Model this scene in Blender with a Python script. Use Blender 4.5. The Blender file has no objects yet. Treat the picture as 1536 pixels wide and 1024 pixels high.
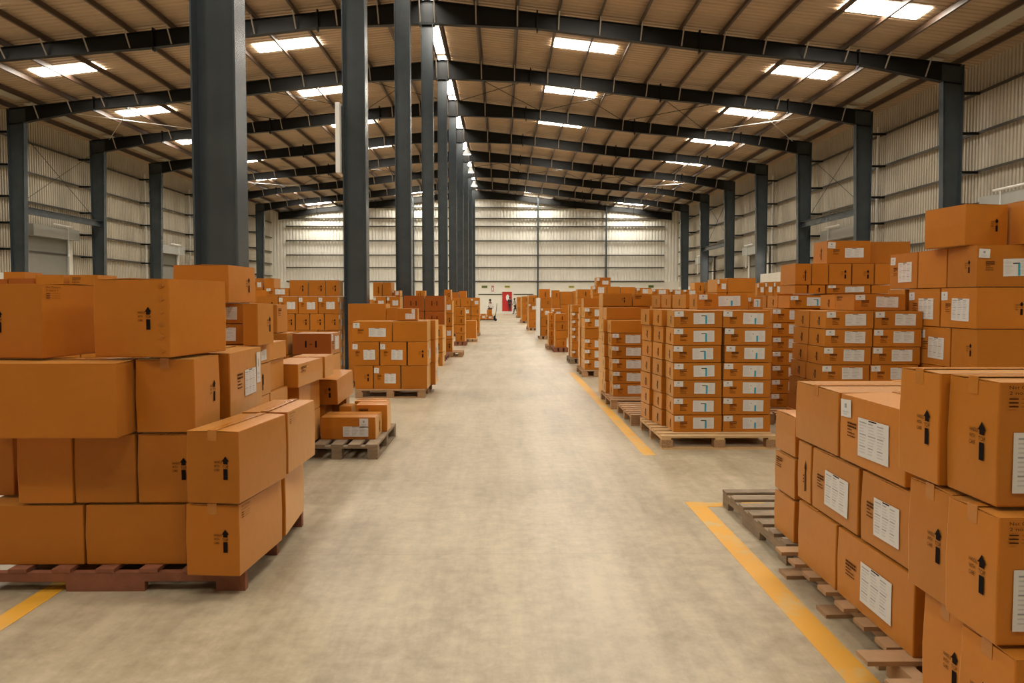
import bpy, bmesh, math, random
from mathutils import Vector, Matrix, Euler
random.seed(7)
S = bpy.context.scene
COL = S.collection
PI = math.pi
# ------------------------------------------------------------------ camera model
F, CX, CY, EYE = 1100.0, 768.0, 499.0, 1.6
PITCH = math.radians(2.6)
YAW = math.atan(13.0 / F)          # looks slightly to the right of the aisle
cam = bpy.data.objects.new('camera', bpy.data.cameras.new('camera'))
COL.objects.link(cam)
cam.location = (0, 0, EYE)
cam.rotation_euler = (PI / 2 - PITCH, 0, -YAW)
cam.data.sensor_width = 36.0
cam.data.lens = 36.0 * F / 1536.0
cam.data.shift_y = (CY - 512.0) / 1536.0
cam.data.clip_start = 0.05
cam.data.clip_end = 400
S.camera = cam
R3 = Euler((PI / 2 - PITCH, 0, -YAW)).to_matrix()
AX, AY, AZ = R3.col[0], R3.col[1], -R3.col[2]      # right, up, forward

def ray(px, py):
    return AX * ((px - CX) / F) + AY * ((CY - py) / F) + AZ

def floor_at(px, py, z=0.0):
    d = ray(px, py); t = (z - EYE) / d.z
    return Vector((d.x * t, d.y * t, z))

def solve_x(px, y, z):
    k = (px - CX) / F; n = AX - AZ * k      # n . P = 0
    return -(n.y * y + n.z * (z - EYE)) / n.x

def solve_y(px, x, z):
    k = (px - CX) / F; n = AX - AZ * k
    return -(n.x * x + n.z * (z - EYE)) / n.y

def solve_z(py, x, y):
    k = (CY - py) / F; n = AY - AZ * k
    return EYE - (n.x * x + n.y * y) / n.z

# ------------------------------------------------------------------ materials
def srgb(r, g, b):
    f = lambda c: (c / 255 / 12.92) if c / 255 <= 0.04045 else ((c / 255 + 0.055) / 1.055) ** 2.4
    return (f(r), f(g), f(b), 1)

class NT:
    def __init__(s, m):
        m.use_nodes = True; s.t = m.node_tree; s.b = s.t.nodes['Principled BSDF']
    def n(s, kind, **kw):
        nd = s.t.nodes.new('ShaderNode' + kind)
        for k, v in kw.items():
            if k in nd.inputs.keys(): nd.inputs[k].default_value = v
            else: setattr(nd, k, v)
        return nd
    def l(s, a, b): s.t.links.new(a, b)

def mat(name, col, rough=0.6, metal=0.0, var=0.0, scale=4.0, stretch=None, spec=0.5, rnd=0.0, bump=0.0, bscale=60, sheen=0.0):
    m = bpy.data.materials.new(name); t = NT(m)
    t.b.inputs['Base Color'].default_value = col
    t.b.inputs['Roughness'].default_value = rough
    t.b.inputs['Metallic'].default_value = metal
    t.b.inputs['Specular IOR Level'].default_value = spec
    m.diffuse_color = col
    if sheen:
        t.b.inputs['Sheen Weight'].default_value = sheen; t.b.inputs['Sheen Roughness'].default_value = 0.35; t.b.inputs['Sheen Tint'].default_value = (1.0, 0.72, 0.30, 1)
    if var or rnd or bump:
        tc = t.n('TexCoord'); mp = t.n('Mapping')
        if stretch: mp.inputs['Scale'].default_value = stretch
        t.l(tc.outputs['Object'], mp.inputs['Vector'])
        add = t.n('VectorMath', operation='ADD')
        oi = t.n('ObjectInfo')
        sc = t.n('VectorMath', operation='SCALE'); sc.inputs['Scale'].default_value = 37.0
        cb = t.n('CombineXYZ')
        t.l(oi.outputs['Random'], cb.inputs[0]); t.l(oi.outputs['Random'], cb.inputs[1])
        t.l(cb.outputs[0], sc.inputs[0]); t.l(mp.outputs[0], add.inputs[0]); t.l(sc.outputs[0], add.inputs[1])
        ns = t.n('TexNoise', Scale=scale, Detail=5.0, Roughness=0.6)
        t.l(add.outputs[0], ns.inputs['Vector'])
        hs = t.n('HueSaturation'); hs.inputs['Color'].default_value = col
        ma = t.n('MapRange'); ma.inputs['From Min'].default_value = 0.25; ma.inputs['From Max'].default_value = 0.75
        ma.inputs['To Min'].default_value = 1 - var; ma.inputs['To Max'].default_value = 1 + var
        t.l(ns.outputs['Fac'], ma.inputs['Value'])
        mr = t.n('MapRange'); mr.inputs['To Min'].default_value = 1 - rnd; mr.inputs['To Max'].default_value = 1 + rnd
        t.l(oi.outputs['Random'], mr.inputs['Value'])
        mu = t.n('Math', operation='MULTIPLY')
        t.l(ma.outputs[0], mu.inputs[0]); t.l(mr.outputs[0], mu.inputs[1])
        t.l(mu.outputs[0], hs.inputs['Value'])
        t.l(hs.outputs[0], t.b.inputs['Base Color'])
        if bump:
            n2 = t.n('TexNoise', Scale=bscale, Detail=3.0)
            t.l(add.outputs[0], n2.inputs['Vector'])
            bp = t.n('Bump', Strength=bump, Distance=0.01)
            t.l(n2.outputs['Fac'], bp.inputs['Height']); t.l(bp.outputs[0], t.b.inputs['Normal'])
    return m

def glow(name, col, strength):
    m = bpy.data.materials.new(name); t = NT(m)
    t.b.inputs['Base Color'].default_value = col
    t.b.inputs['Emission Color'].default_value = col
    t.b.inputs['Emission Strength'].default_value = strength
    return m

M = {}
M['card'] = mat('cardboard', (0.425, 0.141, 0.013, 1), 0.32, var=0.09, scale=2.2, rnd=0.11, bump=0.12, bscale=14, spec=0.22, sheen=0.6)
M['card_red'] = mat('reddish_cardboard', (0.30, 0.075, 0.009, 1), 0.32, var=0.08, scale=2.2, rnd=0.06, bump=0.12, bscale=14, spec=0.25, sheen=0.5)
M['ink'] = mat('black_ink', (0.010, 0.006, 0.005, 1), 0.9, spec=0.1)
M['ink_soft'] = mat('brown_ink', (0.060, 0.020, 0.006, 1), 0.9, spec=0.1)
M['tape'] = mat('packing_tape', (0.44, 0.165, 0.026, 1), 0.22, var=0.1, scale=8)
M['paper'] = mat('label_paper', (0.62, 0.60, 0.56, 1), 0.6, var=0.04, scale=30)
M['paper_grey'] = mat('label_print', (0.27, 0.27, 0.27, 1), 0.7)
M['paper_mid'] = mat('label_shaded_print', (0.47, 0.46, 0.45, 1), 0.7, var=0.25, scale=90)
M['cyan'] = mat('label_blue_print', (0.02, 0.30, 0.42, 1), 0.5, var=0.3, scale=60)
M['wood_pale'] = mat('pale_wood', (0.56, 0.36, 0.17, 1), 0.7, var=0.16, scale=5, stretch=(1, 1, 6), rnd=0.08, bump=0.2)
M['wood_brown'] = mat('brown_wood', (0.36, 0.205, 0.095, 1), 0.75, var=0.2, scale=5, stretch=(1, 1, 6), rnd=0.12, bump=0.2)
M['wood_red'] = mat('red_stained_wood', (0.22, 0.075, 0.032, 1), 0.75, var=0.28, scale=6, rnd=0.1, bump=0.25)
M['wood_grey'] = mat('weathered_wood', (0.23, 0.165, 0.10, 1), 0.85, var=0.28, scale=7, stretch=(1, 1, 5), rnd=0.15, bump=0.3)
M['chip'] = mat('chipboard_block', (0.33, 0.185, 0.085, 1), 0.85, var=0.4, scale=70, bump=0.3)
M['steel'] = mat('grey_blue_paint', (0.042, 0.054, 0.060, 1), 0.27, var=0.22, scale=1.3, spec=0.6)
M['steel_dark'] = mat('dark_frame_paint', (0.008, 0.008, 0.007, 1), 0.5, var=0.15, scale=1.5, spec=0.3)
M['purlin'] = mat('brown_primer_purlin', (0.075, 0.046, 0.030, 1), 0.45, var=0.15, scale=1.0)
M['brace'] = mat('galvanised_brace', (0.33, 0.29, 0.24, 1), 0.4, metal=0.2)
M['roof'] = mat('roof_sheet', (0.45, 0.33, 0.215, 1), 0.55, var=0.12, scale=0.5, stretch=(0.15, 2.5, 1))
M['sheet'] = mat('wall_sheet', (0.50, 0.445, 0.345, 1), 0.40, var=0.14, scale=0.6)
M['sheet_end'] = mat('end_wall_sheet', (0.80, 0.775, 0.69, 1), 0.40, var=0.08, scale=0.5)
M['plaster'] = mat('white_plaster', (0.74, 0.71, 0.61, 1), 0.8, var=0.05, scale=1)
M['girt'] = mat('girt_paint', (0.055, 0.045, 0.03, 1), 0.5)
M['shutter'] = mat('shutter_grey', (0.24, 0.23, 0.19, 1), 0.5, var=0.06, scale=2)
M['canopy'] = mat('pale_grey_box', (0.36, 0.36, 0.32, 1), 0.5, var=0.06, scale=2)
M['red'] = mat('red_door_paint', (0.50, 0.018, 0.015, 1), 0.4, var=0.06, scale=2)
M['white'] = mat('white_enamel_and_lit_rods', (0.78, 0.77, 0.72, 1), 0.4)
M['green'] = mat('sign_green', (0.17, 0.22, 0.035, 1), 0.5)
M['yellow_sign'] = mat('sign_yellow', (0.55, 0.50, 0.13, 1), 0.5)
M['sign_red'] = mat('sign_red', (0.42, 0.05, 0.05, 1), 0.5)
M['black'] = mat('black_rubber', (0.015, 0.015, 0.016, 1), 0.5)
M['skin'] = mat('skin', (0.20, 0.095, 0.055, 1), 0.5)
M['hair'] = mat('dark_hair', (0.012, 0.010, 0.009, 1), 0.5)
M['cloth_white'] = mat('white_cotton', (0.70, 0.67, 0.62, 1), 0.8)
M['cloth_dark'] = mat('dark_cotton', (0.022, 0.022, 0.030, 1), 0.8)
M['cloth_grey'] = mat('grey_cotton', (0.36, 0.35, 0.34, 1), 0.8)
M['sky'] = glow('skylight_sheet', (1.0, 0.955, 0.86, 1), 28.0)
M['ridge'] = glow('ridge_light_sheet', (1.0, 0.97, 0.88, 1), 20.0)
M['slit'] = glow('window_daylight', (1.0, 0.97, 0.88, 1), 6.0)
M['eave'] = mat('eave_light_sheet', (0.50, 0.46, 0.37, 1), 0.4)
M['lamp'] = glow('lamp_glow', (1.0, 0.95, 0.85, 1), 3.0)

def floor_material():
    m = bpy.data.materials.new('polished_concrete'); t = NT(m)
    tc = t.n('TexCoord')
    n1 = t.n('TexNoise', Scale=0.35, Detail=6.0, Roughness=0.65); t.l(tc.outputs['Object'], n1.inputs['Vector'])
    mp = t.n('Mapping'); mp.inputs['Scale'].default_value = (2.2, 0.25, 1); t.l(tc.outputs['Object'], mp.inputs['Vector'])
    n2 = t.n('TexNoise', Scale=1.6, Detail=8.0, Roughness=0.7); t.l(mp.outputs[0], n2.inputs['Vector'])
    n3 = t.n('TexNoise', Scale=9.0, Detail=8.0, Roughness=0.75); t.l(tc.outputs['Object'], n3.inputs['Vector'])
    a = t.n('Math', operation='ADD'); t.l(n1.outputs['Fac'], a.inputs[0]); t.l(n2.outputs['Fac'], a.inputs[1])
    b = t.n('Math', operation='ADD'); t.l(a.outputs[0], b.inputs[0]); t.l(n3.outputs['Fac'], b.inputs[1])
    r = t.n('ValToRGB'); e = r.color_ramp.elements
    e[0].position = 0.40; e[0].color = (0.245, 0.196, 0.122, 1)
    e[1].position = 0.58; e[1].color = (0.46, 0.378, 0.255, 1)
    d = t.n('Math', operation='DIVIDE'); d.inputs[1].default_value = 3.0
    t.l(b.outputs[0], d.inputs[0]); t.l(d.outputs[0], r.inputs['Fac'])
    # sawn joints every 7.5 m
    sx = t.n('SeparateXYZ'); t.l(tc.outputs['Object'], sx.inputs[0])
    mx = r.outputs[0]
    for ax, off, per in ((1, 0.45, 5.0),):
        ad = t.n('Math', operation='ADD'); ad.inputs[1].default_value = off; t.l(sx.outputs[ax], ad.inputs[0])
        pp = t.n('Math', operation='PINGPONG'); pp.inputs[1].default_value = per / 2; t.l(ad.outputs[0], pp.inputs[0])
        lt = t.n('Math', operation='LESS_THAN'); lt.inputs[1].default_value = 0.006; t.l(pp.outputs[0], lt.inputs[0])
        ml = t.n('Math', operation='MULTIPLY'); ml.inputs[1].default_value = 0.16; t.l(lt.outputs[0], ml.inputs[0])
        mi = t.n('Mix', data_type='RGBA'); mi.inputs[7].default_value = (0.16, 0.12, 0.08, 1)
        t.l(ml.outputs[0], mi.inputs[0]); t.l(mx, mi.inputs[6]); mx = mi.outputs[2]
    t.l(mx, t.b.inputs['Base Color'])
    rr = t.n('MapRange'); rr.inputs['To Min'].default_value = 0.30; rr.inputs['To Max'].default_value = 0.52
    t.l(n3.outputs['Fac'], rr.inputs['Value']); t.l(rr.outputs[0], t.b.inputs['Roughness'])
    bp = t.n('Bump', Strength=0.05, Distance=0.01); t.l(n3.outputs['Fac'], bp.inputs['Height']); t.l(bp.outputs[0], t.b.inputs['Normal'])
    t.b.inputs['Specular IOR Level'].default_value = 0.5
    return m
M['floor'] = floor_material()

def worn_yellow():
    m = bpy.data.materials.new('worn_yellow_paint'); t = NT(m)
    tc = t.n('TexCoord')
    n = t.n('TexNoise', Scale=5.0, Detail=8.0, Roughness=0.7); t.l(tc.outputs['Object'], n.inputs['Vector'])
    r = t.n('ValToRGB'); e = r.color_ramp.elements
    e[0].position = 0.34; e[0].color = (0.50, 0.36, 0.15, 1)
    e[1].position = 0.50; e[1].color = (0.62, 0.30, 0.022, 1)
    t.l(n.outputs['Fac'], r.inputs['Fac']); t.l(r.outputs[0], t.b.inputs['Base Color'])
    t.b.inputs['Roughness'].default_value = 0.5
    return m
M['yellow'] = worn_yellow()

# ------------------------------------------------------------------ mesh helpers
class MB:
    """collects shapes and links them as ONE mesh object"""
    def __init__(s): s.v = []; s.f = []; s.m = []
    def poly(s, pts, mi=0):
        i = len(s.v); s.v += [tuple(p) for p in pts]; s.f.append(tuple(range(i, i + len(pts)))); s.m.append(mi)
    def box(s, x0, x1, y0, y1, z0, z1, mi=0, mtx=None):
        i = len(s.v)
        p = [(x0, y0, z0), (x1, y0, z0), (x1, y1, z0), (x0, y1, z0), (x0, y0, z1), (x1, y0, z1), (x1, y1, z1), (x0, y1, z1)]
        if mtx is not None: p = [tuple(mtx @ Vector(q)) for q in p]
        s.v += p
        for q in ((0, 3, 2, 1), (4, 5, 6, 7), (0, 1, 5, 4), (1, 2, 6, 5), (2, 3, 7, 6), (3, 0, 4, 7)):
            s.f.append(tuple(i + a for a in q)); s.m.append(mi)
    def prism(s, pts, axis, a0, a1, mi=0):
        """pts: 2-d outline; axis 'y' -> (x,z) outline swept along y, 'x' -> (y,z), 'z' -> (x,y)"""
        def P(p, a): return {'y': (p[0], a, p[1]), 'x': (a, p[0], p[1]), 'z': (p[0], p[1], a)}[axis]
        i = len(s.v); n = len(pts)
        s.v += [P(p, a0) for p in pts] + [P(p, a1) for p in pts]
        s.f.append(tuple(i + k for k in range(n))); s.m.append(mi)
        s.f.append(tuple(i + n + k for k in reversed(range(n)))); s.m.append(mi)
        for k in range(n):
            j = (k + 1) % n
            s.f.append((i + k, i + n + k, i + n + j, i + j)); s.m.append(mi)
    def tube(s, p, q, r, seg=8, r2=None, mi=0):
        p, q = Vector(p), Vector(q); d = (q - p).normalized()
        a = d.orthogonal().normalized(); b = d.cross(a); r2 = r if r2 is None else r2
        i = len(s.v)
        for c, rr in ((p, r), (q, r2)):
            for k in range(seg):
                t = 2 * PI * k / seg; s.v.append(tuple(c + a * (rr * math.cos(t)) + b * (rr * math.sin(t))))
        s.f.append(tuple(i + k for k in reversed(range(seg)))); s.m.append(mi)
        s.f.append(tuple(i + seg + k for k in range(seg))); s.m.append(mi)
        for k in range(seg):
            j = (k + 1) % seg; s.f.append((i + k, i + j, i + seg + j, i + seg + k)); s.m.append(mi)
    def lathe(s, prof, c, seg=16, mi=0):
        i = len(s.v); n = len(prof)
        for r, z in prof:
            for k in range(seg):
                t = 2 * PI * k / seg; s.v.append((c[0] + r * math.cos(t), c[1] + r * math.sin(t), c[2] + z))
        for a in range(n - 1):
            for k in range(seg):
                j = (k + 1) % seg
                s.f.append((i + a * seg + k, i + a * seg + j, i + (a + 1) * seg + j, i + (a + 1) * seg + k)); s.m.append(mi)
    def mesh(s, name, mats):
        me = bpy.data.meshes.new(name); me.from_pydata(s.v, [], s.f)
        for q in (mats if isinstance(mats, (list, tuple)) else [mats]): me.materials.append(q)
        if any(s.m): me.polygons.foreach_set('material_index', s.m)
        bm = bmesh.new(); bm.from_mesh(me); bmesh.ops.recalc_face_normals(bm, faces=bm.faces); bm.to_mesh(me); bm.free()
        me.update(); return me
    def build(s, name, mats, parent=None, bevel=0.0):
        o = bpy.data.objects.new(name, s.mesh(name, mats)); COL.objects.link(o)
        if parent is not None: o.parent = parent
        if bevel:
            md = o.modifiers.new('bevel', 'BEVEL'); md.width = bevel; md.segments = 2; md.limit_method = 'ANGLE'
        return o

def put(name, me, parent=None, loc=(0, 0, 0), rot=(0, 0, 0), sc=(1, 1, 1)):
    o = bpy.data.objects.new(name, me); COL.objects.link(o)
    if parent is not None: o.parent = parent
    o.location = loc; o.rotation_euler = rot; o.scale = sc
    return o

def empty(name, loc=(0, 0, 0), rz=0.0):
    o = bpy.data.objects.new(name, None); COL.objects.link(o); o.location = loc; o.rotation_euler = (0, 0, rz)
    o.empty_display_size = 0.1
    return o

def tag(o, label, cat, group=None):
    o['label'] = label; o['category'] = cat
    if group: o['group'] = group
    return o

def struct(o, label=None):
    o['kind'] = 'structure'
    if label: o['label'] = label
    return o

def copy_tree(o, parent=None):
    c = o.copy(); COL.objects.link(c)
    if parent is not None: c.parent = parent
    for ch in list(o.children): copy_tree(ch, c)
    return c
ORD = ['', 'first', 'second', 'third', 'fourth', 'fifth', 'sixth', 'seventh', 'eighth', 'ninth', 'tenth', 'eleventh', 'twelfth']
# ------------------------------------------------------------------ the hall
XR = -3.1                    # ridge and central column line
HALF_IN, HALF_OUT, HALF_WALL = 21.3, 22.15, 23.1
Y0, BAY, NB = 8.2, 7.5, 11
Y_END, Y_BACK = Y0 + BAY * 10, -15.0
fy = lambda k: Y0 + BAY * (k - 1)
roof_top = lambda u: 13.84 - 0.1145 * u            # top of the beams
def lerp(pts, u):
    for (a, b), (c, d) in zip(pts, pts[1:]):
        if u <= c: return b + (d - b) * (u - a) / (c - a)
    return pts[-1][1]
BEAM_DEPTH = [(0, 0.95), (4.5, 0.62), (11.2, 0.68), (17.8, 0.50), (21.3, 0.78), (22.2, 0.80)]
roof_bot = lambda u: roof_top(u) - lerp(BEAM_DEPTH, u)

fl = MB(); fl.box(XR - HALF_WALL - .3, XR + HALF_WALL + .3, Y_BACK - .3, Y_END + .5, -0.2, 0.0)
struct(fl.build('floor', M['floor']), 'worn polished concrete floor of the warehouse aisle')

def marking(x0, x1, y0, y1, label):
    m = MB(); n = max(1, int((y1 - y0) / 0.5)); 
    for i in range(n):
        a, b = y0 + (y1 - y0) * i / n, y0 + (y1 - y0) * (i + 1) / n
        m.box(x0, x1, a, b, 0.0, 0.0015)
    return struct(m.build('floor_marking', M['yellow']), label)
marking(1.435, 1.575, -1.0, 5.72, 'yellow painted line on the floor beside the nearest right stacks')
marking(1.575, 2.05, 5.58, 5.70, 'faded yellow cross line at the empty grey pallet')
marking(1.44, 1.57, 7.45, 16.0, 'yellow painted line running along the pale pallet stack')
marking(-2.55, -2.43, -1.0, 5.0, 'yellow painted line passing under the red pallet')

# corrugated sheets ---------------------------------------------------------
def corrugated(a0, a1, pitch, amp):
    """positions and offsets of a trapezoidal sheet profile"""
    out = []; n = int((a1 - a0) / pitch)
    for i in range(n):
        b = a0 + i * pitch
        out += [(b, 0), (b + pitch * .55, 0), (b + pitch * .66, amp), (b + pitch * .89, amp)]
    out.append((a1, 0)); return out

ce = MB()
prof = corrugated(Y_BACK, Y_END + .4, 0.30, 0.035)
for sgn in (-1, 1):
    us = [0.0, 7.5, 15.0, HALF_WALL + .2]
    for (ya, oa), (yb, ob) in zip(prof, prof[1:]):
        for ua, ub in zip(us, us[1:]):
            P = lambda u, y, o: (XR + sgn * u, y, roof_top(u) + .31 + o)
            ce.poly([P(ua, ya, oa), P(ub, ya, oa), P(ub, yb, ob), P(ua, yb, ob)])
struct(ce.build('ceiling', M['roof']), 'ribbed metal roof sheeting seen from below')

PLINTH = 3.0
def side_wall(sgn, name):
    w = MB(); X = XR + sgn * HALF_WALL
    prof = corrugated(Y_BACK, Y_END, 0.21, 0.09)
    zt = roof_top(HALF_WALL) + .32
    for (ya, oa), (yb, ob) in zip(prof, prof[1:]):
        w.poly([(X + sgn * oa, ya, PLINTH), (X + sgn * ob, yb, PLINTH), (X + sgn * ob, yb, zt), (X + sgn * oa, ya, zt)], 0)
    w.box(min(X - sgn * .12, X + sgn * .1), max(X - sgn * .12, X + sgn * .1), Y_BACK, Y_END, 0, PLINTH, 1)
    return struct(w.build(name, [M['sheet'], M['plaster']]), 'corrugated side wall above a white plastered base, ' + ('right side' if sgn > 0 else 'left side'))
side_wall(-1, 'wall_left'); side_wall(1, 'wall_right')

def end_wall(name, Y, front):
    w = MB(); base = 3.62
    prof = corrugated(XR - HALF_WALL, XR + HALF_WALL, 0.36, 0.075)
    zt = lambda x: roof_top(abs(x - XR)) + .3
    for (xa, oa), (xb, ob) in zip(prof, prof[1:]):
        w.poly([(xa, Y + oa, base), (xb, Y + ob, base), (xb, Y + ob, zt(xb)), (xa, Y + oa, zt(xa))], 0)
    w.box(XR - HALF_WALL, XR + HALF_WALL, Y - .10, Y + .1, 0, base, 1)
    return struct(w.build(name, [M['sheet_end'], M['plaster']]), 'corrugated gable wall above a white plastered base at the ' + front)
end_wall('wall_back', Y_END, 'far end of the hall')
end_wall('wall_front', Y_BACK, 'near end of the hall')

# purlins, girts --------------------------------------------------------------
PUR = [0.30 + 1.69 * n for n in range(13)] + [22.0]
for sgn in (-1, 1):
    for i, u in enumerate(PUR):
        m = MB(); x = XR + sgn * u; z = roof_top(u); t = .012; a = -sgn
        lo, hi = z + 0.004, z + .265
        m.box(x - t / 2, x + t / 2, Y_BACK, Y_END, lo, hi)
        m.box(min(x, x + a * .09), max(x, x + a * .09), Y_BACK, Y_END, lo, lo + t)
        m.box(min(x, x - a * .09), max(x, x - a * .09), Y_BACK, Y_END, hi - t, hi)
        struct(m.build('roof_purlin', M['purlin']), 'brown steel purlin, %s from the ridge on the %s slope' % (ORD[i + 1] if i + 1 < len(ORD) else 'outer line', 'right' if sgn > 0 else 'left'))
GIRT = [4.25, 5.6, 6.95, 8.55, 10.2]
for sgn in (-1, 1):
    for i, z in enumerate(GIRT):
        m = MB(); X = XR + sgn * (HALF_WALL - .02); a = X - sgn * .16
        m.box(min(a, X), max(a, X), Y_BACK, Y_END - .05, z - .012, z + .012)
        m.box(min(a, a - sgn * .012), max(a, a - sgn * .012), Y_BACK, Y_END - .05, z - .06, z + .05)
        struct(m.build('wall_girt', M['girt']), 'long steel rail %s above the white base of the %s wall' % (ORD[i + 1], 'right' if sgn > 0 else 'left'))
for i, z in enumerate([3.66, 5.2, 6.6, 8.2, 9.8, 10.7, 11.9]):
    half = HALF_IN if z < 10.8 else (13.84 - .5 - z) / .1145
    half = min(half, HALF_IN)
    m = MB(); m.box(XR - half, XR + half, Y_END - .22, Y_END - .04, z - .012, z + .012)
    m.box(XR - half, XR + half, Y_END - .235, Y_END - .22, z - .08, z + .06)
    struct(m.build('wall_girt', M['girt']), 'horizontal rail on the far gable wall, %s up' % ORD[i + 1])
for u in (-14.7, -7.0, 7.0, 14.7):
    m = MB(); x = XR + u; zt = roof_top(abs(u)) - .05
    m.box(x - .08, x + .08, Y_END - .45, Y_END - .43, 0, zt); m.box(x - .08, x + .08, Y_END - .26, Y_END - .24, 0, zt); m.box(x - .01, x + .01, Y_END - .43, Y_END - .26, 0, zt)
    o = m.build('gable_post', M['steel'])
    struct(o, 'slim steel post against the far gable wall, %s of the ridge line' % ('inner right' if u == 7.0 else 'outer right' if u > 0 else 'inner left' if u == -7.0 else 'outer left'))

# roof beams -------------------------------------------------------------------
US = [0, 2.2, 4.5, 8, 11.2, 14.5, 17.8, 19.6, 21.3, 22.1]
def beam_meshes(sgn):
    def sweep(zl, zh, half, t=None):
        m = MB()
        for ua, ub in zip(US, US[1:]):
            xa, xb = sgn * ua, sgn * ub
            p = [(xa, zl(ua)), (xb, zl(ub)), (xb, zh(ub)), (xa, zh(ua))]
            m.prism(p, 'y', -half, half)
        return m
    web = sweep(lambda u: roof_bot(u) + .02, lambda u: roof_top(u) - .02, .006).mesh('roof_beam', M['steel_dark'])
    top = sweep(lambda u: roof_top(u) - .02, roof_top, .13).mesh('top_flange', M['steel_dark'])
    bot = sweep(roof_bot, lambda u: roof_bot(u) + .02, .13).mesh('bottom_flange', M['steel_dark'])
    return web, top, bot
def splice_mesh(sgn, u):
    m = MB(); z0, z1 = roof_bot(u) - .12, roof_top(u) + .12; x = sgn * u
    m.box(x - .03, x + .03, -.15, .15, z0 + .12, z1 - .12); m.box(x - .03, x + .03, -.10, .10, z0, z0 + .12); m.box(x - .03, x + .03, -.10, .10, z1 - .12, z1)
    return m.mesh('splice_plate', M['steel_dark'])
BM = {s: beam_meshes(s) for s in (-1, 1)}
SP = {(s, u): splice_mesh(s, u) for s in (-1, 1) for u in (4.5, 11.2, 17.8)}
BR = {}
for s in (-1, 1):
    for i, u in enumerate(PUR[:13]):
        for dy in (-1, 1):
            m = MB(); m.tube((s * u, -.55, roof_top(u) + .02), (s * u + s * .0, -.10, roof_bot(u) + .05), .032, 6)
            BR[(s, i)] = m.mesh('flange_brace', M['brace'])
beam_no = {1: 0, -1: 0}
for k in range(3, 12):
    for s in (-1, 1):
        Y = fy(k) - (.3 if k == 11 else 0)
        w, t, b = BM[s]
        o = put('roof_beam', w, None, (XR, Y, 0))
        side = 'right' if s > 0 else 'left'
        if k == 11: lab = 'dark roof beam against the far gable wall, %s slope' % side
        elif k == 3: lab = 'dark roof beam nearest the camera, %s slope' % side
        else: lab = 'dark steel roof beam on the %s slope, above the %s central column' % (side, ORD[k])
        tag(o, lab, 'roof beam', 'roof beams across the hall')
        put('top_flange', t, o); put('bottom_flange', b, o)
        for u in (4.5, 11.2, 17.8): put('splice_plate', SP[(s, u)], o)
        if k < 11:
            for i in range(13): put('flange_brace', BR[(s, i)], o)

# central columns ---------------------------------------------------------------
def column_tree(height):
    r = empty('steel_column'); dx, dy, t = .24, .17, .02
    m = MB(); m.box(-dx + t, dx - t, -.008, .008, .02, height); m.build('web', M['steel'], r)
    for s in (-1, 1):
        m = MB(); a, b = sorted((s * dx, s * (dx - t))); m.box(a, b, -dy, dy, .02, height); m.build('flange', M['steel'], r, bevel=.004)
    m = MB(); m.box(-dx - .06, dx + .06, -dy - .06, dy + .06, 0, .02); m.build('base_plate', M['steel'], r)
    m = MB(); m.box(-dx - .08, dx + .08, -dy, dy, height, height + .04)
    m.box(-dx - .03, dx + .03, -.13, -.115, height + .04, height + .84); m.build('cap_plate', M['steel_dark'], r)
    return r
proto = column_tree(roof_bot(0.2) - .06)
for k in range(1, 11):
    o = proto if k == 1 else copy_tree(proto)
    o.location = (XR - .02, fy(k), 0)
    tag(o, ['large grey steel column rising behind the foreground red pallet stack',
            'grey steel column second along the central row, with a white board',][k - 1] if k < 3 else
        'grey steel column, %s along the central row from the camera' % ORD[k], 'column', 'central row of columns')

# side columns: tapered, web across the hall, with rail brackets -----------------
def side_column(sgn, k, label):
    r = empty('wall_column', (XR + sgn * HALF_OUT, fy(k), 0))
    zt = roof_bot(HALF_IN) + .02
    wt, wb = HALF_OUT - HALF_IN, .62
    m = MB(); m.prism([(0, .02), (-sgn * wb, .02), (-sgn * wt, zt), (-sgn * wt, roof_top(HALF_IN) - .05), (0, roof_top(HALF_OUT) - .05)], 'y', -.008, .008); m.build('web', M['steel'], r)
    m = MB(); m.prism([(-sgn * wb, .02), (-sgn * (wb - .02), .02), (-sgn * (wt - .02), zt), (-sgn * wt, zt)], 'y', -.15, .15); m.build('inner_flange', M['steel'], r)
    m = MB(); a, b = sorted((0, sgn * .02)); m.box(a, b, -.15, .15, .02, roof_top(HALF_OUT)); m.build('outer_flange', M['steel'], r)
    m = MB(); a, b = sorted((sgn * .06, -sgn * (wb + .06))); m.box(a, b, -.2, .2, 0, .02); m.build('base_plate', M['steel'], r)
    for z in GIRT:
        m = MB(); a, b = sorted((sgn * .02, sgn * (HALF_WALL - HALF_OUT - .17)))
        m.box(a, b, -.05, .05, z - .1, z - .02); m.box(a, b, -.1, .1, z - .02, z); m.build('rail_bracket', M['steel_dark'], r)
    tag(r, label, 'column', 'columns along the side walls')
    return r
for k in range(3, 11):
    for s, nm in ((1, 'right'), (-1, 'left')):
        first = 4 if s > 0 else 5
        if k < first:
            q = side_column(s, k, ''); q['kind'] = 'structure'; del q['category']; del q['group']; q['label'] = 'tapered steel column on the %s wall, nearer than the frame shows' % nm
            continue
        n = k - first + 1
        side_column(s, k, ('tapered steel column on the %s wall, nearest in view' if n == 1 else 'tapered steel column on the %s wall, ' + ORD[n] + ' back from the nearest') % nm)
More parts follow.
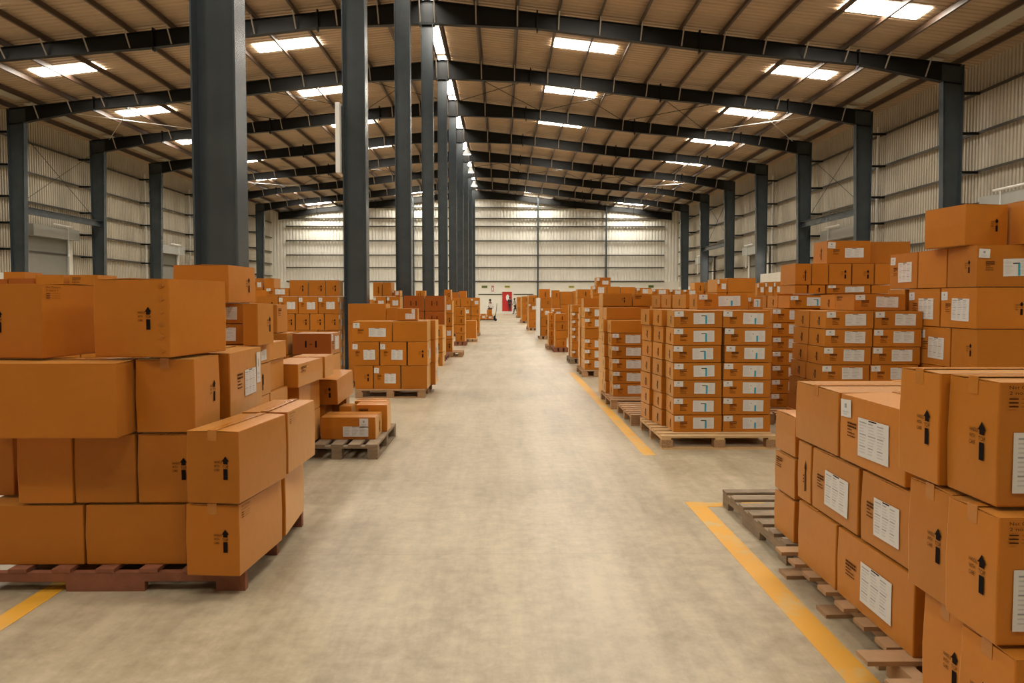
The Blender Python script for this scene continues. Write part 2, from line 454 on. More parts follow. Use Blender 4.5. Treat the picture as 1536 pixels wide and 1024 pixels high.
# struts and bracing rods between the side columns
for s, nm, ks in ((-1, 'left', (5, 8)), (1, 'right', (5, 8))):
    for k in ks:
        m = MB(); x = XR + s * (HALF_IN + .35); ya, yb = fy(k) + .01, fy(k + 1) - .01
        m.box(x - .12, x + .12, ya, yb, 6.05, 6.07); m.box(x - .12, x + .12, ya, yb, 6.38, 6.40); m.box(x - .006, x + .006, ya, yb, 6.07, 6.38)
        o = m.build('wall_strut', M['steel']); struct(o, 'steel strut between two %s wall columns' % nm)
        for za, zb in ((6.4, 10.6), (10.6, 6.4)):
            m = MB(); m.tube((x + s * .25, ya, za), (x + s * .25, yb, zb), .014, 6); struct(m.build('bracing_rod', M['steel_dark']))
for k in (5, 8):
    for s in (-1, 1):
        for ua, ub in ((.3, 5.4), (5.4, 10.5), (10.5, 15.6), (15.6, 21)):
            for a, b in ((ua, ub), (ub, ua)):
                m = MB(); P = lambda u, y: (XR + s * u, y, roof_top(u) - .06)
                m.tube(P(a, fy(k) + .05), P(b, fy(k + 1) - .05), .018, 6); struct(m.build('bracing_rod', M['steel_dark' if ua < 15 else 'white']))  # outer rods coloured white to paint in the daylight under the skylights

# skylights ------------------------------------------------------------------------
def skylight(n, s, u0, u1, y0, y1, material, label=None):
    m = MB(); pts = []
    for i in range(5):
        ya, yb = y0 + (y1 - y0) * i / 5, y0 + (y1 - y0) * (i + 1) / 5
        o = .012 if i % 2 else 0
        z = lambda u: roof_top(u) + .288 - o
        m.poly([(XR + s * u0, ya, z(u0)), (XR + s * u1, ya, z(u1)), (XR + s * u1, yb, z(u1)), (XR + s * u0, yb, z(u0))])
    struct(m.build('window_%d' % n, material), label)
n = 0
for k in range(-1, 11):
    yc = fy(k) + (3.9 if k < 10 else 5.6); hw = .55 if k < 9 else .75
    if yc < Y_BACK + 1: continue
    for s, nm in ((-1, 'left'), (1, 'right')):
        for a, b, pn in ((PUR[3], PUR[5], 'inner'), (PUR[9], PUR[11], 'outer')):
            n += 1
            skylight(n, s, a + .03, b - .42, yc - hw, yc + hw, M['sky'], 'translucent white skylight panel, %s row on the %s slope' % (pn, nm))
    for s in (-1, 1):
        n += 1
        skylight(n, s, .02, PUR[0] - .02, fy(k) + .2, fy(k + 1) - .2, M['ridge'], 'bright ridge light strip')

for k in range(2, 11):
    for s, nm in ((-1, 'left'), (1, 'right')):
        n += 1
        skylight(n, s, PUR[12] + .12, 21.6, fy(k) + .25, fy(k + 1) - .25, M['eave'], 'dull translucent strip along the %s eave' % nm)
# rain pipes against the side walls
for s, ks in ((-1, (7, 8)), (1, (5, 7))):
    for k in ks:
        m = MB(); x = XR + s * (HALF_WALL - .30); m.tube((x, fy(k) + .5, .0), (x, fy(k) + .5, roof_bot(HALF_IN)), .07, 10)
        struct(m.build('wall_pipe', M['white']), 'pale vertical pipe on the %s wall' % ('right' if s > 0 else 'left'))
# ------------------------------------------------------------------ shutters, canopies, doors, signs
def shutter(s, y0, y1, top, label):
    X = XR + s * HALF_WALL; a = X - s * .13
    r = empty('roller_shutter', (a, (y0 + y1) / 2, 0)); tag(r, label, 'shutter', 'roller shutters in the side walls')
    h = (y1 - y0) / 2
    m = MB(); n = int(top / .12)
    for i in range(n):
        z0 = top * i / n; m.box(-.015, .015, -h, h, z0, z0 + top / n - .012); m.box(-.008, .008, -h, h, z0 + top / n - .012, z0 + top / n)
    m.build('curtain', M['shutter'], r)
    for q in (-1, 1):
        m = MB(); m.box(-.1 if s > 0 else -.05, .05 if s > 0 else .1, q * h - .06 + q * .06, q * h + .06 + q * .06, 0, top + .3); m.build('guide_rail', M['canopy'], r)
    for q in (-1, 1):
        m = MB(); b, c = sorted((-s * .03, -s * .10)); m.box(b + .02, c + .02, q * h + q * .12 - .35 * (q < 0), q * h + q * .12 + .35 * (q > 0), 0, top + .5); m.build('jamb', M['plaster'], r)
    m = MB(); b, c = sorted((-s * .12, -s * .62)); m.box(b, c, -h - .35, h + .35, top, top + .62); m.build('roll_box', M['canopy'], r)
    m = MB(); m.tube((-s * .7, h * .5, top - .9), (-s * .7, h * .5, top + .75), .02, 8); m.tube((-s * .7, h * .5, top - 1.0), (-s * .7, h * .5, top - .85), .06, 10); m.tube((-s * .7, -h * .3, top + .75), (-s * .7, h * .7, top + .75), .05, 8); m.build('operating_gear', M['white'], r)
shutter(-1, 40.6, 44.2, 5.1, 'grey roller shutter with pale box above, nearest on the left wall')
shutter(-1, 55.2, 58.8, 5.1, 'grey roller shutter further along the left wall, behind the third column')
shutter(1, 40.6, 44.2, 5.1, 'grey roller shutter behind the right stacks, between the second and third wall columns')
shutter(1, 55.2, 58.8, 5.1, 'grey roller shutter on the right wall, beyond the fourth column')
shutter(1, 69.6, 73.2, 5.1, 'small distant grey roller shutter on the right wall')
shutter(1, 25.2, 29.3, 5.1, 'pale shutter box above the nearest right stacks, at the edge of view')
nwin = 200
for y, z0, z1 in ((64.3, 3.3, 5.6), (49.2, 3.3, 5.2)):
    m = MB(); X = XR + HALF_WALL - .02; m.box(X - .03, X, y - .35, y + .35, z0, z1); nwin += 1
    struct(m.build('window_%d' % nwin, M['slit']), 'narrow bright window slit in the right wall')

# white board edge-on on the second central column
bo = empty('notice_board', (XR - .02 - .24 - .07, fy(2) - .02, 4.95))
tag(bo, 'narrow white board hung on the left side of the second central column', 'board')
m = MB(); m.box(-.045, .045, -.3, .25, -.72, .72); m.build('board_panel', M['white'], bo, bevel=.006)
for z in (-.4, .4):
    m = MB(); m.box(.045, .07, -.06, .0, z - .02, z + .02); m.build('bracket', M['brace'], bo)

# far wall fittings
YW = Y_END - .10
def wx(px, z): return solve_x(px, YW, z)
DSTEP = .26
xa, xb = wx(753.3, 1), wx(767.8, 1)
m = MB(); m.box(xa - .1, xb + .4, YW - .9, YW, 0, DSTEP); struct(m.build('door_step', M['plaster']), 'low white step in front of the red door')
d = empty('door_1', ((xa + xb) / 2, YW, DSTEP)); struct(d, 'red door standing in the far white wall')
w = (xb - xa) / 2
m = MB(); m.box(-w + .05, w - .05, -.05, 0, .02, 2.12); m.build('door_leaf', M['red'], d)
m = MB(); m.box(-w, -w + .06, -.08, 0, 0, 2.2); m.box(w - .06, w, -.08, 0, 0, 2.2); m.box(-w, w, -.08, 0, 2.12, 2.2); m.build('door_frame', M['red'], d)
m = MB(); m.tube((w - .14, -.08, 1.02), (w - .14, -.08, 1.16), .015); m.build('handle', M['brace'], d)
m = MB(); cx = (761 - 760.5) / 1100 * YW; m.prism([(.30 * math.cos(t * PI / 6) * .62 + .06, .36 * math.sin(t * PI / 6) + 1.55) for t in range(12)], 'y', -.062, -.05); tag(m.build('door_sign', M['white'], None), 'round white notice hung on the red door', 'sign').location = d.location
def sign(px0, px1, py0, py1, material, label, name='exit_sign', bars=0):
    z0, z1 = solve_z(py1, 0, YW), solve_z(py0, 0, YW); x0, x1 = wx(px0, z0), wx(px1, z0)
    m = MB(); m.box(0, x1 - x0, -.03, 0, 0, z1 - z0)
    o = m.build(name, material); o.location = (x0, YW, z0); tag(o, label, 'sign', 'signs on the far white wall')
    if bars:
        m = MB(); W, H = x1 - x0, z1 - z0
        for i in range(bars): m.box(W * (.08 + .84 * i / bars), W * (.08 + .84 * (i + .7) / bars), -.034, -.03, H * .3, H * .7)
        m.build('lettering', M['steel'], o)
sign(722.5, 731, 428.3, 432, M['green'], 'small green sign on the far wall nearest the central columns', bars=5)
sign(757, 765.2, 428, 431.8, M['yellow_sign'], 'small yellow green sign above the red door', bars=5)
sign(853, 861.5, 428.3, 432, M['yellow_sign'], 'small yellowish sign over the right stacks on the far wall', bars=5)
sign(972.5, 980.5, 427.3, 431.6, M['green'], 'small green sign at the right end of the far wall', bars=5)
# fire point sign: red bordered symbol under a red strip
z0, z1 = solve_z(437, 0, YW), solve_z(428.3, 0, YW); x0, x1 = wx(737, z0), wx(741, z0)
m = MB(); m.box(0, x1 - x0, -.03, 0, 0, z1 - z0); o = m.build('fire_sign', M['white']); o.location = (x0, YW, z0); tag(o, 'narrow white sign with red markings left of the red door', 'sign')
W, H = x1 - x0, z1 - z0
m = MB(); m.box(.02, W - .02, -.035, -.03, H * .8, H * .98); m.box(.02, .07, -.035, -.03, .02, H * .7); m.box(W - .07, W - .02, -.035, -.03, .02, H * .7); m.box(.02, W - .02, -.035, -.03, H * .62, H * .72); m.box(.02, W - .02, -.035, -.03, .02, .1); m.build('red_print', M['sign_red'], o)
for a, b in ((717.5, 753), (770.5, 800)):
    z = solve_z(441.3, 0, YW)
    m = MB(); m.box(wx(a, z), wx(b, z), YW - .05, YW, z - .035, z + .035); struct(m.build('trim_%d' % (1 if a < 740 else 2), M['steel_dark']), 'dark rail along the far white wall')

# hanging lamps near the ridge
for px, py, y, w in ((700.5, 228, 54.5, 'nearest'), (705.7, 255.5, 61, 'middle'), (711.3, 276.5, 68, 'farthest')):
    x = solve_x(px, y, 12); z = solve_z(py, x, y)
    r = empty('pendant_lamp', (x, y, z)); tag(r, 'small white bell lamp hanging beside the central columns, %s of three' % w, 'lamp', 'pendant lamps under the ridge')
    m = MB(); m.lathe([(.05, .32), (.10, .28), (.16, .12), (.30, -.10), (.33, -.18), (.31, -.18)], (0, 0, 0), 18); m.build('lamp_shade', M['white'], r)
    m = MB(); m.lathe([(.0, -.10), (.26, -.12), (.26, -.16), (0, -.17)], (0, 0, 0), 16); m.build('diffuser', M['lamp'], r)
    m = MB(); m.tube((0, 0, .3), (0, 0, roof_top(abs(x - XR)) - z), .012, 6); m.build('rod', M['brace'], r)

# ------------------------------------------------------------------ prints and stickers (each a shared flat mesh)
def text_polys(s, size):
    cu = bpy.data.curves.new('t', 'FONT'); cu.body = s; cu.size = size; cu.resolution_u = 2
    o = bpy.data.objects.new('t', cu); COL.objects.link(o)
    dg = bpy.context.evaluated_depsgraph_get(); dg.update()
    me = bpy.data.meshes.new_from_object(o.evaluated_get(dg))
    vs = [tuple(v.co) for v in me.vertices]; fs = [tuple(p.vertices) for p in me.polygons]
    bpy.data.objects.remove(o); bpy.data.curves.remove(cu); bpy.data.meshes.remove(me)
    return vs, fs
def add_text(m, s, size, x, z, mi=0, width=None, bold=0.0):
    vs, fs = text_polys(s, size)
    if not vs: return
    x0, x1 = min(v[0] for v in vs), max(v[0] for v in vs)
    k = (width / (x1 - x0)) if width else 1.0
    i = len(m.v); m.v += [(x + (v[0] - x0) * k, 0, z + v[1]) for v in vs]
    for f in fs: m.f.append(tuple(i + a for a in f)); m.m.append(mi)
def rect(m, x0, x1, z0, z1, mi=0, y=0.0): m.poly([(x0, y, z0), (x1, y, z0), (x1, y, z1), (x0, y, z1)], mi)

m = MB()   # arrow: head, gap with TOP, bar below, HANDLE WITH CARE at its left;  unit height 1
m.poly([(-.16, 0, .78), (.16, 0, .78), (0, 0, 1.0)]); rect(m, -.095, .095, .66, .78)
rect(m, -.095, .095, 0, .46); add_text(m, 'TOP', .16, -.13, .50, 0, .26)
for i, s in enumerate(('HANDLE', 'WITH', 'CARE')): add_text(m, s, .15, -.50, .70 - .17 * i, 0, .34 if i == 0 else .24)
ME_ARROW = m.mesh('arrow_print', M['ink'])
m = MB()
rng = random.Random(3)
def dash_lines(m, rows, w, h, mi=0, x0=0.0):
    for i in range(rows):
        z = h * (1 - (i + .5) / rows); x = x0; L = w * (1.0 if i < 2 else rng.uniform(.45, .95))
        while x < x0 + L - .05 * w:
            q = min(rng.uniform(.08, .22) * w, x0 + L - x); rect(m, x, x + q * .86, z - h / rows * (.30 if i < 2 else .17), z + h / rows * (.30 if i < 2 else .17), mi); x += q
dash_lines(m, 5, 1.0, 1.0); ME_TEXT = m.mesh('text_print', M['ink_soft'])
m = MB(); add_text(m, 'Net Content', .2, 0, .78, 0, 1.25, ); add_text(m, '2 nos x 1', .2, 0, .55, 0, 1.0)
for i in range(3): rect(m, 0, .34, .34 - .16 * i, .40 - .16 * i); rect(m, .45, 1.2, .355 - .16 * i, .37 - .16 * i)
ME_NET = m.mesh('text_print', M['ink_soft'])
m = MB(); rect(m, -.36, -.26, .05, .95); rect(m, .26, .36, .05, .95); rect(m, -.08, .08, .45, .52); ME_TWOBAR = m.mesh('bar_print', M['ink'])
m = MB(); rect(m, .10, .20, 0, .7); m.poly([(.06, 0, .7), (.24, 0, .7), (.15, 0, 1.0)]); [rect(m, -.02, .05, .45 - .1 * q, .50 - .1 * q) for q in range(3)]; ME_ENDS = m.mesh('end_print', M['ink_soft'])

def label_mesh(kind):
    m = MB(); r = random.Random({'l': 1, 'g': 2, 'b': 3, 'c': 4}[kind])
    m.box(-.5, .5, -.0010, 0, -.5, .5, 0); y = -.0013
    if kind in 'lg':
        notch = .5
        for c in range(3 if kind == 'g' else 2):
            n = 3 if kind == 'g' else 2
            a = -.45 + .90 * c / n; b = a + .90 / n - .05
            for i in range(11):
                z = .40 - .077 * i; rect(m, a, a + (b - a) * r.uniform(.55, 1), z - .016, z + .012, 2 if i % 4 else 1, y)
        rect(m, -.14, .12, .455, .49, 3, y)
    else:
        for c in range(2):
            a = -.45 + .62 * c
            for i in range(10):
                z = .38 - .08 * i; rect(m, a, a + .34 * r.uniform(.6, 1) * (1 if c == 0 else .8), z - .015, z + .010, 2, y)
        rect(m, .06, .15, -.48, .24 if kind == 'b' else .05, 4, y)
        if kind == 'b': rect(m, -.13, .13, .20, .27, 3, y)
        else: rect(m, -.12, -.08, .18, .24, 3, y)
    return m.mesh('shipping_label', [M['paper'], M['paper_grey'], M['paper_mid'], M['ink'], M['cyan']])
ME_LAB = {k: label_mesh(k) for k in 'lgbc'}
m = MB(); m.box(-.5, .5, -.0010, 0, -.5, .5, 0)
rect(m, -.12, .08, .02, .28, 1, -.0013); rect(m, -.30, .26, -.24, -.16, 2, -.0013); rect(m, -.26, .12, -.36, -.30, 2, -.0013)
ME_TAG = m.mesh('address_label', [M['paper'], M['paper_grey'], M['paper_mid']])

m = MB(); m.prism([(-.022, 0), (0, .016), (.022, 0), (0, -.016)], 'y', -.002, .004); m.box(-.012, .012, -.004, -.002, -.003, .003, 1); ME_STAPLE = m.mesh('staple', [M['card'], M['tape']])
# ------------------------------------------------------------------ cardboard boxes
LOOK = {'a': 'arrow-printed', 'A': 'arrow-printed', 'l': 'white-labelled', 'g': 'white-labelled', 'G': 'white-sheeted', 'b': 'blue-barred labelled', 'c': 'blue-marked labelled', 'i': 'two-bar printed', 't': 'text-printed', 'N': 'text-printed', 'p': 'paper-covered', 'P': 'paper-labelled', 'e': 'end-printed'}
ALL = []
PRIMARY = {}
def carton_mesh(w, d, h, near, sag):
    bm = bmesh.new()
    j = lambda: random.uniform(-sag, sag)
    c = [(-w / 2, -d / 2), (w / 2, -d / 2), (w / 2, d / 2), (-w / 2, d / 2)]
    lo = [bm.verts.new((x + (j() if 0 else 0), y, 0)) for x, y in c]
    bulge = sag * .8
    mid = [bm.verts.new((x + math.copysign(bulge, x), y + math.copysign(bulge, y), h * .5)) for x, y in c] if near else None
    hi = [bm.verts.new((x - math.copysign(abs(j()) * .6, x), y - math.copysign(abs(j()) * .6, y), h - .004)) for x, y in c]
    rings = [lo, mid, hi] if near else [lo, hi]
    bm.faces.new(list(reversed(lo))); bm.faces.new(hi)
    for a, b in zip(rings, rings[1:]):
        for k in range(4): bm.faces.new((a[k], a[(k + 1) % 4], b[(k + 1) % 4], b[k]))
    vert = [e for e in bm.edges if abs(e.verts[0].co.z - e.verts[1].co.z) > .01] + [e for e in bm.edges if e.verts[0].co.z < .001 and e.verts[1].co.z < .001]
    bmesh.ops.bevel(bm, geom=vert, offset=.006 if near else .005, segments=2, affect='EDGES', profile=.5)
    if not near:
        # closing flaps with a seam along the longer side
        pass
    me = bpy.data.meshes.new('cardboard_box'); bm.to_mesh(me); bm.free()
    me.materials.append(M['card']); return me
def flap_meshes(w, d, h):
    out = []; t = .004; long_x = w >= d
    for s in (-1, 1):
        m = MB(); lift = random.uniform(.001, .006); g = .0018
        if long_x: p = [(s * g, h - t + lift), (s * (d / 2 - .002), h - t), (s * (d / 2 - .002), h), (s * g, h + lift)]; m.prism(p, 'x', -w / 2 + .003, w / 2 - .003)
        else: p = [(s * g, h - t + lift), (s * (w / 2 - .002), h - t), (s * (w / 2 - .002), h), (s * g, h + lift)]; m.prism(p, 'y', -d / 2 + .003, d / 2 - .003)
        out.append(m.mesh('top_flap', M['card']))
    m = MB(); l = .0075
    if long_x: m.box(-w / 2 + .002, w / 2 - .002, -.025, .025, h + l, h + l + .0006); m.box(-w / 2 - .001, -w / 2 + .002, -.025, .025, h - .05, h + l); m.box(w / 2 - .002, w / 2 + .001, -.025, .025, h - .05, h + l)
    else: m.box(-.025, .025, -d / 2 + .002, d / 2 - .002, h + l, h + l + .0006); m.box(-.025, .025, -d / 2 - .001, -d / 2 + .002, h - .05, h + l); m.box(-.025, .025, d / 2 - .002, d / 2 + .001, h - .05, h + l)
    return out, m.mesh('packing_tape', M['tape'])
def simple_top(w, d, h, me):
    """adds the two closed flaps with their seam to a far box's own mesh"""
    m = MB(); g = .0025; t = .004
    for s in (-1, 1):
        if w >= d: a, b = sorted((s * g, s * d / 2 * .995)); m.box(-w / 2, w / 2, a, b, h - t, h)
        else: a, b = sorted((s * g, s * w / 2 * .995)); m.box(a, b, -d / 2, d / 2, h - t, h)
    bm = bmesh.new(); bm.from_mesh(me); q = m.mesh('q', M['card']); bm.from_mesh(q); bm.to_mesh(me); bm.free(); bpy.data.meshes.remove(q)

FACE = {'F': 0.0, 'R': PI / 2, 'B': PI, 'L': -PI / 2}
def decorate(o, w, d, h, face, codes, eps):
    fw = w if face in 'FB' else d; off = d / 2 if face in 'FB' else w / 2
    rz = FACE[face]; M3 = Matrix.Rotation(rz, 3, 'Z')
    def place(name, me, u, v, sx, sz, tilt=0.0):
        p = M3 @ Vector((u, -off - eps, v))
        q = put(name, me, o, p, (0, tilt, rz), (sx, 1, sz)); q.rotation_mode = 'XYZ'
        if tilt: q.rotation_euler = (M3 @ Matrix.Rotation(tilt, 3, 'Y')).to_euler()
        return q
    jt = lambda: random.uniform(-.02, .02)
    for c in codes:
        if c in 'aA':
            s = min(.42 * h, .125); u = fw * (.24 if c == 'a' else .0) + jt() * .3
            place('arrow_print', ME_ARROW, u, h * .5 - s * .5, s, s)
        elif c == 'i': place('bar_print', ME_TWOBAR, -.02 * fw, h * .32, fw * .42, h * .36)
        elif c == 'e': place('end_print', ME_ENDS, 0, h * .18, min(fw, .3) * .9, h * .55)
        elif c == 't': s = min(.28, fw * .5); place('text_print', ME_TEXT, -fw * .40, h * .60, s * .6, h * .28)
        elif c == 'N': place('text_print', ME_NET, -fw * .5 + .028, h * .80, .085, .075)
        elif c == 'M':   # sheet near the left edge
            place('shipping_label', ME_LAB['g'], -fw * .5 + .19, h * .36, .29, .19)
        elif c == 'p':   # two offset papers
            place('shipping_label', ME_LAB['g'], fw * .14, h * .36, fw * .46, h * .46); place('address_label', ME_TAG, fw * .29, h * .75, fw * .16, h * .40)
        elif c == 'P':   # sheet with an upright strip beside it
            place('shipping_label', ME_LAB['g'], fw * .10, h * .47, fw * .36, h * .42); place('address_label', ME_TAG, fw * .37, h * .66, fw * .13, h * .52); place('text_print', ME_TEXT, -fw * .30, h * .40, fw * .16, h * .26)
        elif c == 's':   # stapled joint along the right edge
            for q in range(6):
                p = M3 @ Vector((fw * .5 - .045, -off - eps * .4, h * (.09 + .165 * q)))
                put('staple', ME_STAPLE, o, p, (0, random.uniform(-.3, .3), rz))
        elif c in 'lgGbc':
            if c in 'gG':   # large squarish sheet
                lw = min(fw * .50, .275); lh = min(h * .56, lw * .80); u, v = fw * .06, h * .46
            else:
                lw = fw * .43; lh = h * .66 if h < .26 else h * .42; u, v = fw * .13, h * .53 if h < .26 else h * .46
            place('shipping_label', ME_LAB[c.lower()], u + jt() * .4, v + jt() * .2, lw, lh, random.uniform(-.025, .025))
            if c != 'G': place('address_label', ME_TAG, -fw * .39 + jt() * .3, h * .80, min(.105, fw * .19), min(.085, h * .32), random.uniform(-.05, .05))
            place('text_print', ME_TEXT, -fw * .36, h * (.22 if h < .26 else .38), fw * .15, h * (.42 if h < .26 else .24))

def box(x, y, z, w, d, h, lab, yaw=0.0, f='', l='', r='', near=0, group=None, rot=None, red=0, sag=.003):
    H0 = h
    h -= .012 if near else .005
    me = carton_mesh(w, d, h, near, sag)
    if not near: simple_top(w, d, h, me)
    o = put('cardboard_box', me, None, (x, y, z), rot if rot else (0, 0, math.radians(yaw)))
    if red: me.materials[0] = M['card_red']
    codes = f or l or r
    look = LOOK.get(codes[0], 'plain') if codes else 'plain'
    lab = lab.replace('@', look + (' red-brown' if red else ' brown') + ' box')
    tag(o, lab, 'box', group or 'cardboard boxes on pallets')
    if near:
        fs, tp = flap_meshes(w, d, h)
        for q in fs: put('top_flap', q, o)
        if near > 1: put('packing_tape', tp, o)
    eps = .0012 + (sag * .8 + .0012 if near else 0)
    for face, cs in (('F', f), ('L', l), ('R', r)):
        if cs: decorate(o, w, d, h, face, cs, eps)
    ALL.append(o); return o

def frow(where, y, z, h, cells, d, n0=1, pos=None, near=0, jit=.0, group=None, rev=False, right='', left='', red=0):
    """a layer of boxes whose fronts stand on the plane y; cells (px0, px1, front code[, right code, left code])"""
    N = len(cells)
    for i, c in enumerate(cells):
        zc = z + h / 2
        x0, x1 = solve_x(c[0], y, zc), solve_x(c[1], y, zc)
        k = (N - i if rev else i + 1) - 1 + n0
        p = pos if pos and N == 1 else '%s from the aisle' % ORD[k]
        rr = c[3] if len(c) > 3 else (right if i == N - 1 else ''); ll = c[4] if len(c) > 4 else (left if i == 0 else '')
        box((x0 + x1) / 2, y + d / 2 + random.uniform(0, jit), z, x1 - x0 - (.010 if near else .005), d, h - .001, '@, %s, %s' % (p, where), f=c[2], r=rr, l=ll, near=near, group=group, red=red)

def lrow(where, x, z, h, cells, w, near=0, group=None, ends='', order='second'):
    """a layer of boxes whose left faces stand on the plane x; cells (px_far, px_near, left code[, front code])"""
    for i, c in enumerate(cells):
        zc = z + h / 2
        y1, y0 = solve_y(c[0], x, zc), solve_y(c[1], x, zc)
        fc = c[3] if len(c) > 3 else ''
        box(x + w / 2, (y0 + y1) / 2, z, w, y1 - y0 - (.012 if near else .005), h - .001, '@, %s from the near end, %s' % (ORD[len(cells) - i], where), l=c[2], f=fc, near=near, group=group)

# ------------------------------------------------------------------ pallets
PAL = {}
def pallet(x, y, w, d, label, kind='block', wood='wood_brown', h=.14, yaw=0.0, along='x', z=0.0):
    """x, y: front left corner; boards run along x or y"""
    r = empty('wooden_pallet', (x + w / 2, y + d / 2, z), math.radians(yaw))
    tag(r, label, 'pallet', 'wooden pallets')
    RECTS.append((x, x + w, y, y + d, z + h))
    key = (round(w, 3), round(d, 3), kind, wood, h, along)
    if key not in PAL:
        W, D = (w, d) if along == 'x' else (d, w)
        top = []; t = .02; L = []
        n = 7 if D > .9 else 5
        bw = .10 if n == 7 else .12
        m = MB(); m.box(-W / 2, W / 2, -bw / 2, bw / 2, 0, t); bd = m.mesh('top_board', M[wood])
        for i in range(n): L.append(('top_board', bd, (0, -D / 2 + bw / 2 + (D - bw) * i / (n - 1), h - t)))
        if kind == 'block':
            m = MB(); m.box(-.05, .05, -D / 2, D / 2, 0, t); st = m.mesh('stringer_board', M[wood])
            m = MB(); m.box(-.06, .06, -.05, .05, 0, h - 3 * t); bk = m.mesh('block', M['chip'] if wood == 'wood_pale' else M[wood])
            m = MB(); m.box(-W / 2, W / 2, -.05, .05, 0, t); bb = m.mesh('bottom_board', M[wood])
            for q in (-1, 0, 1):
                L.append(('stringer_board', st, (q * (W / 2 - .05), 0, h - 2 * t)))
                L.append(('bottom_board', bb, (0, q * (D / 2 - .05), 0)))
                for p in (-1, 0, 1): L.append(('block', bk, (q * (W / 2 - .06), p * (D / 2 - .05), t)))
        elif kind == 'skid':   # boards overhang three inset bearers
            hb = h - 2 * t
            m = MB(); m.box(-.03, .03, -D / 2, D / 2, 0, hb); st = m.mesh('stringer', M[wood])
            m = MB(); m.box(-W / 2, W / 2, -.06, .06, 0, t); bb = m.mesh('bottom_board', M[wood])
            for q in (-1, 0, 1):
                L.append(('stringer', st, (q * (W / 2 - .16), 0, t)))
                L.append(('bottom_board', bb, (0, q * (D / 2 - .12), 0)))
        else:   # notched stringers run across the boards
            hs = h - t
            n0, n1, c = D * .19, D * .36, .055
            pts = [(-D / 2, 0), (-D / 2 + n0 * .55, 0), (-D / 2 + n0 * .55, c), (-D / 2 + n1, c), (-D / 2 + n1, 0), (D / 2 - n1, 0), (D / 2 - n1, c), (D / 2 - n0 * .55, c), (D / 2 - n0 * .55, 0), (D / 2, 0), (D / 2, hs), (-D / 2, hs)]
            m = MB(); m.prism(pts, 'x', -.022, .022); st = m.mesh('stringer', M[wood])
            for q in (-1, 0, 1): L.append(('stringer', st, (q * (W / 2 - .025), 0, 0)))
        PAL[key] = L
    rz = 0 if along == 'x' else PI / 2
    for nm, me, p in PAL[key]:
        q = Matrix.Rotation(rz, 3, 'Z') @ Vector(p)
        put(nm, me, r, q, (0, 0, rz))
    return r
FILL = MB(); QUEUE = []; RECTS = []
def fill(*a): QUEUE.append(a)
def do_fill(x0, x1, y0, y1, z0, z1, hh=.3, ww=.4):
    """rear and lower boxes of far stacks, gathered as stuff"""
    for a, b, c, d, h in RECTS:
        if z0 < h and x0 < b and x1 > a and y0 < d and y1 > c: z0 = h + .001
    n = max(1, round((z1 - z0) / hh)); m = max(1, round((x1 - x0) / ww)); q = max(1, round((y1 - y0) / .5))
    for a in range(n):
        for b in range(m):
            for c in range(q):
                g = .005; j = random.uniform(0, .012)
                L = [x0 + (x1 - x0) * b / m + g + j, y0 + (y1 - y0) * c / q + g + j, z0 + (z1 - z0) * a / n + .001]
                H = [x0 + (x1 - x0) * (b + 1) / m - g, y0 + (y1 - y0) * (c + 1) / q - g, z0 + (z1 - z0) * (a + 1) / n - .002]
                ok = True
                for bl, bh in TAKEN:
                    if any(L[i] >= bh[i] or H[i] <= bl[i] for i in range(3)): continue
                    # keep the largest piece clear of a box already standing there
                    best = None
                    for i in range(3):
                        for l, h in ((L[i], bl[i] - .003), (bh[i] + .003, H[i])):
                            f = (h - l) / (H[i] - L[i])
                            if best is None or f > best[0]: best = (f, i, l, h)
                    if best[0] < .15: ok = False; break
                    L[best[1]], H[best[1]] = best[2], best[3]
                if ok:
                    FILL.box(L[0], H[0], L[1], H[1], L[2], H[2]); TAKEN.append((tuple(L), tuple(H)))
def take_all():
    bpy.context.view_layer.update()
    for o in S.objects:
        if o.parent is None and o.type == 'MESH' and o.get('category') in ('box', 'wrapping'):
            P = [o.matrix_world @ Vector(c) for c in o.bound_box]
            TAKEN.append((tuple(min(p[i] for p in P) - .001 for i in range(3)), tuple(max(p[i] for p in P) + .001 for i in range(3))))
    for a, b, c, d, h in RECTS: TAKEN.append(((a, c, 0), (b, d, h)))
TAKEN = []
# ================================================================== LEFT SIDE
G1 = 'boxes on the red pallet'
pallet(-2.95, 3.98, 1.53, 1.18, 'red-stained notched wooden pallet under the nearest left box stack', 'notch', 'wood_red', .125, along='y')
def cell(px0, px1, y, z): a = solve_x(px0, y, z); b = solve_x(px1, y, z); return (a + b) / 2, b - a
def fbox(px0, px1, y, z, d, h, lab, **k):
    x, w = cell(px0, px1, y, z + h / 2)
    return box(x, y + d / 2, z, w - (.011 if k.get('near') else .005), d, h - .001, lab, group=k.pop('group', G1), **k)
P1 = .125
fbox(-34, 126.5, 4.05, P1, .42, .345, '@ lying in the bottom layer at the edge of view, red pallet stack', near=1, sag=.004)
fbox(127.5, 281, 4.05, P1, .42, .345, '@ lying in the bottom layer beside the projecting corner box, red pallet stack', near=1, sag=.004)
Z2 = P1 + .345
fbox(-60, 22, 4.22, Z2, .30, .36, '@ set back in the dark gap of the second layer, red pallet stack', near=1)
fbox(25, 109.5, 4.05, Z2, .40, .395, '@ in the second layer beside the dark gap, red pallet stack', near=1, sag=.004)
fbox(110.5, 204.5, 4.06, Z2, .40, .395, '@ with faint top lines, middle of second layer, red pallet stack', near=1, sag=.004, f='')
fbox(205.5, 300, 4.06, Z2, .40, .395, '@ partly hidden by the projecting corner box, second layer, red pallet stack', near=1, f='a', sag=.004)
Z3 = Z2 + .395
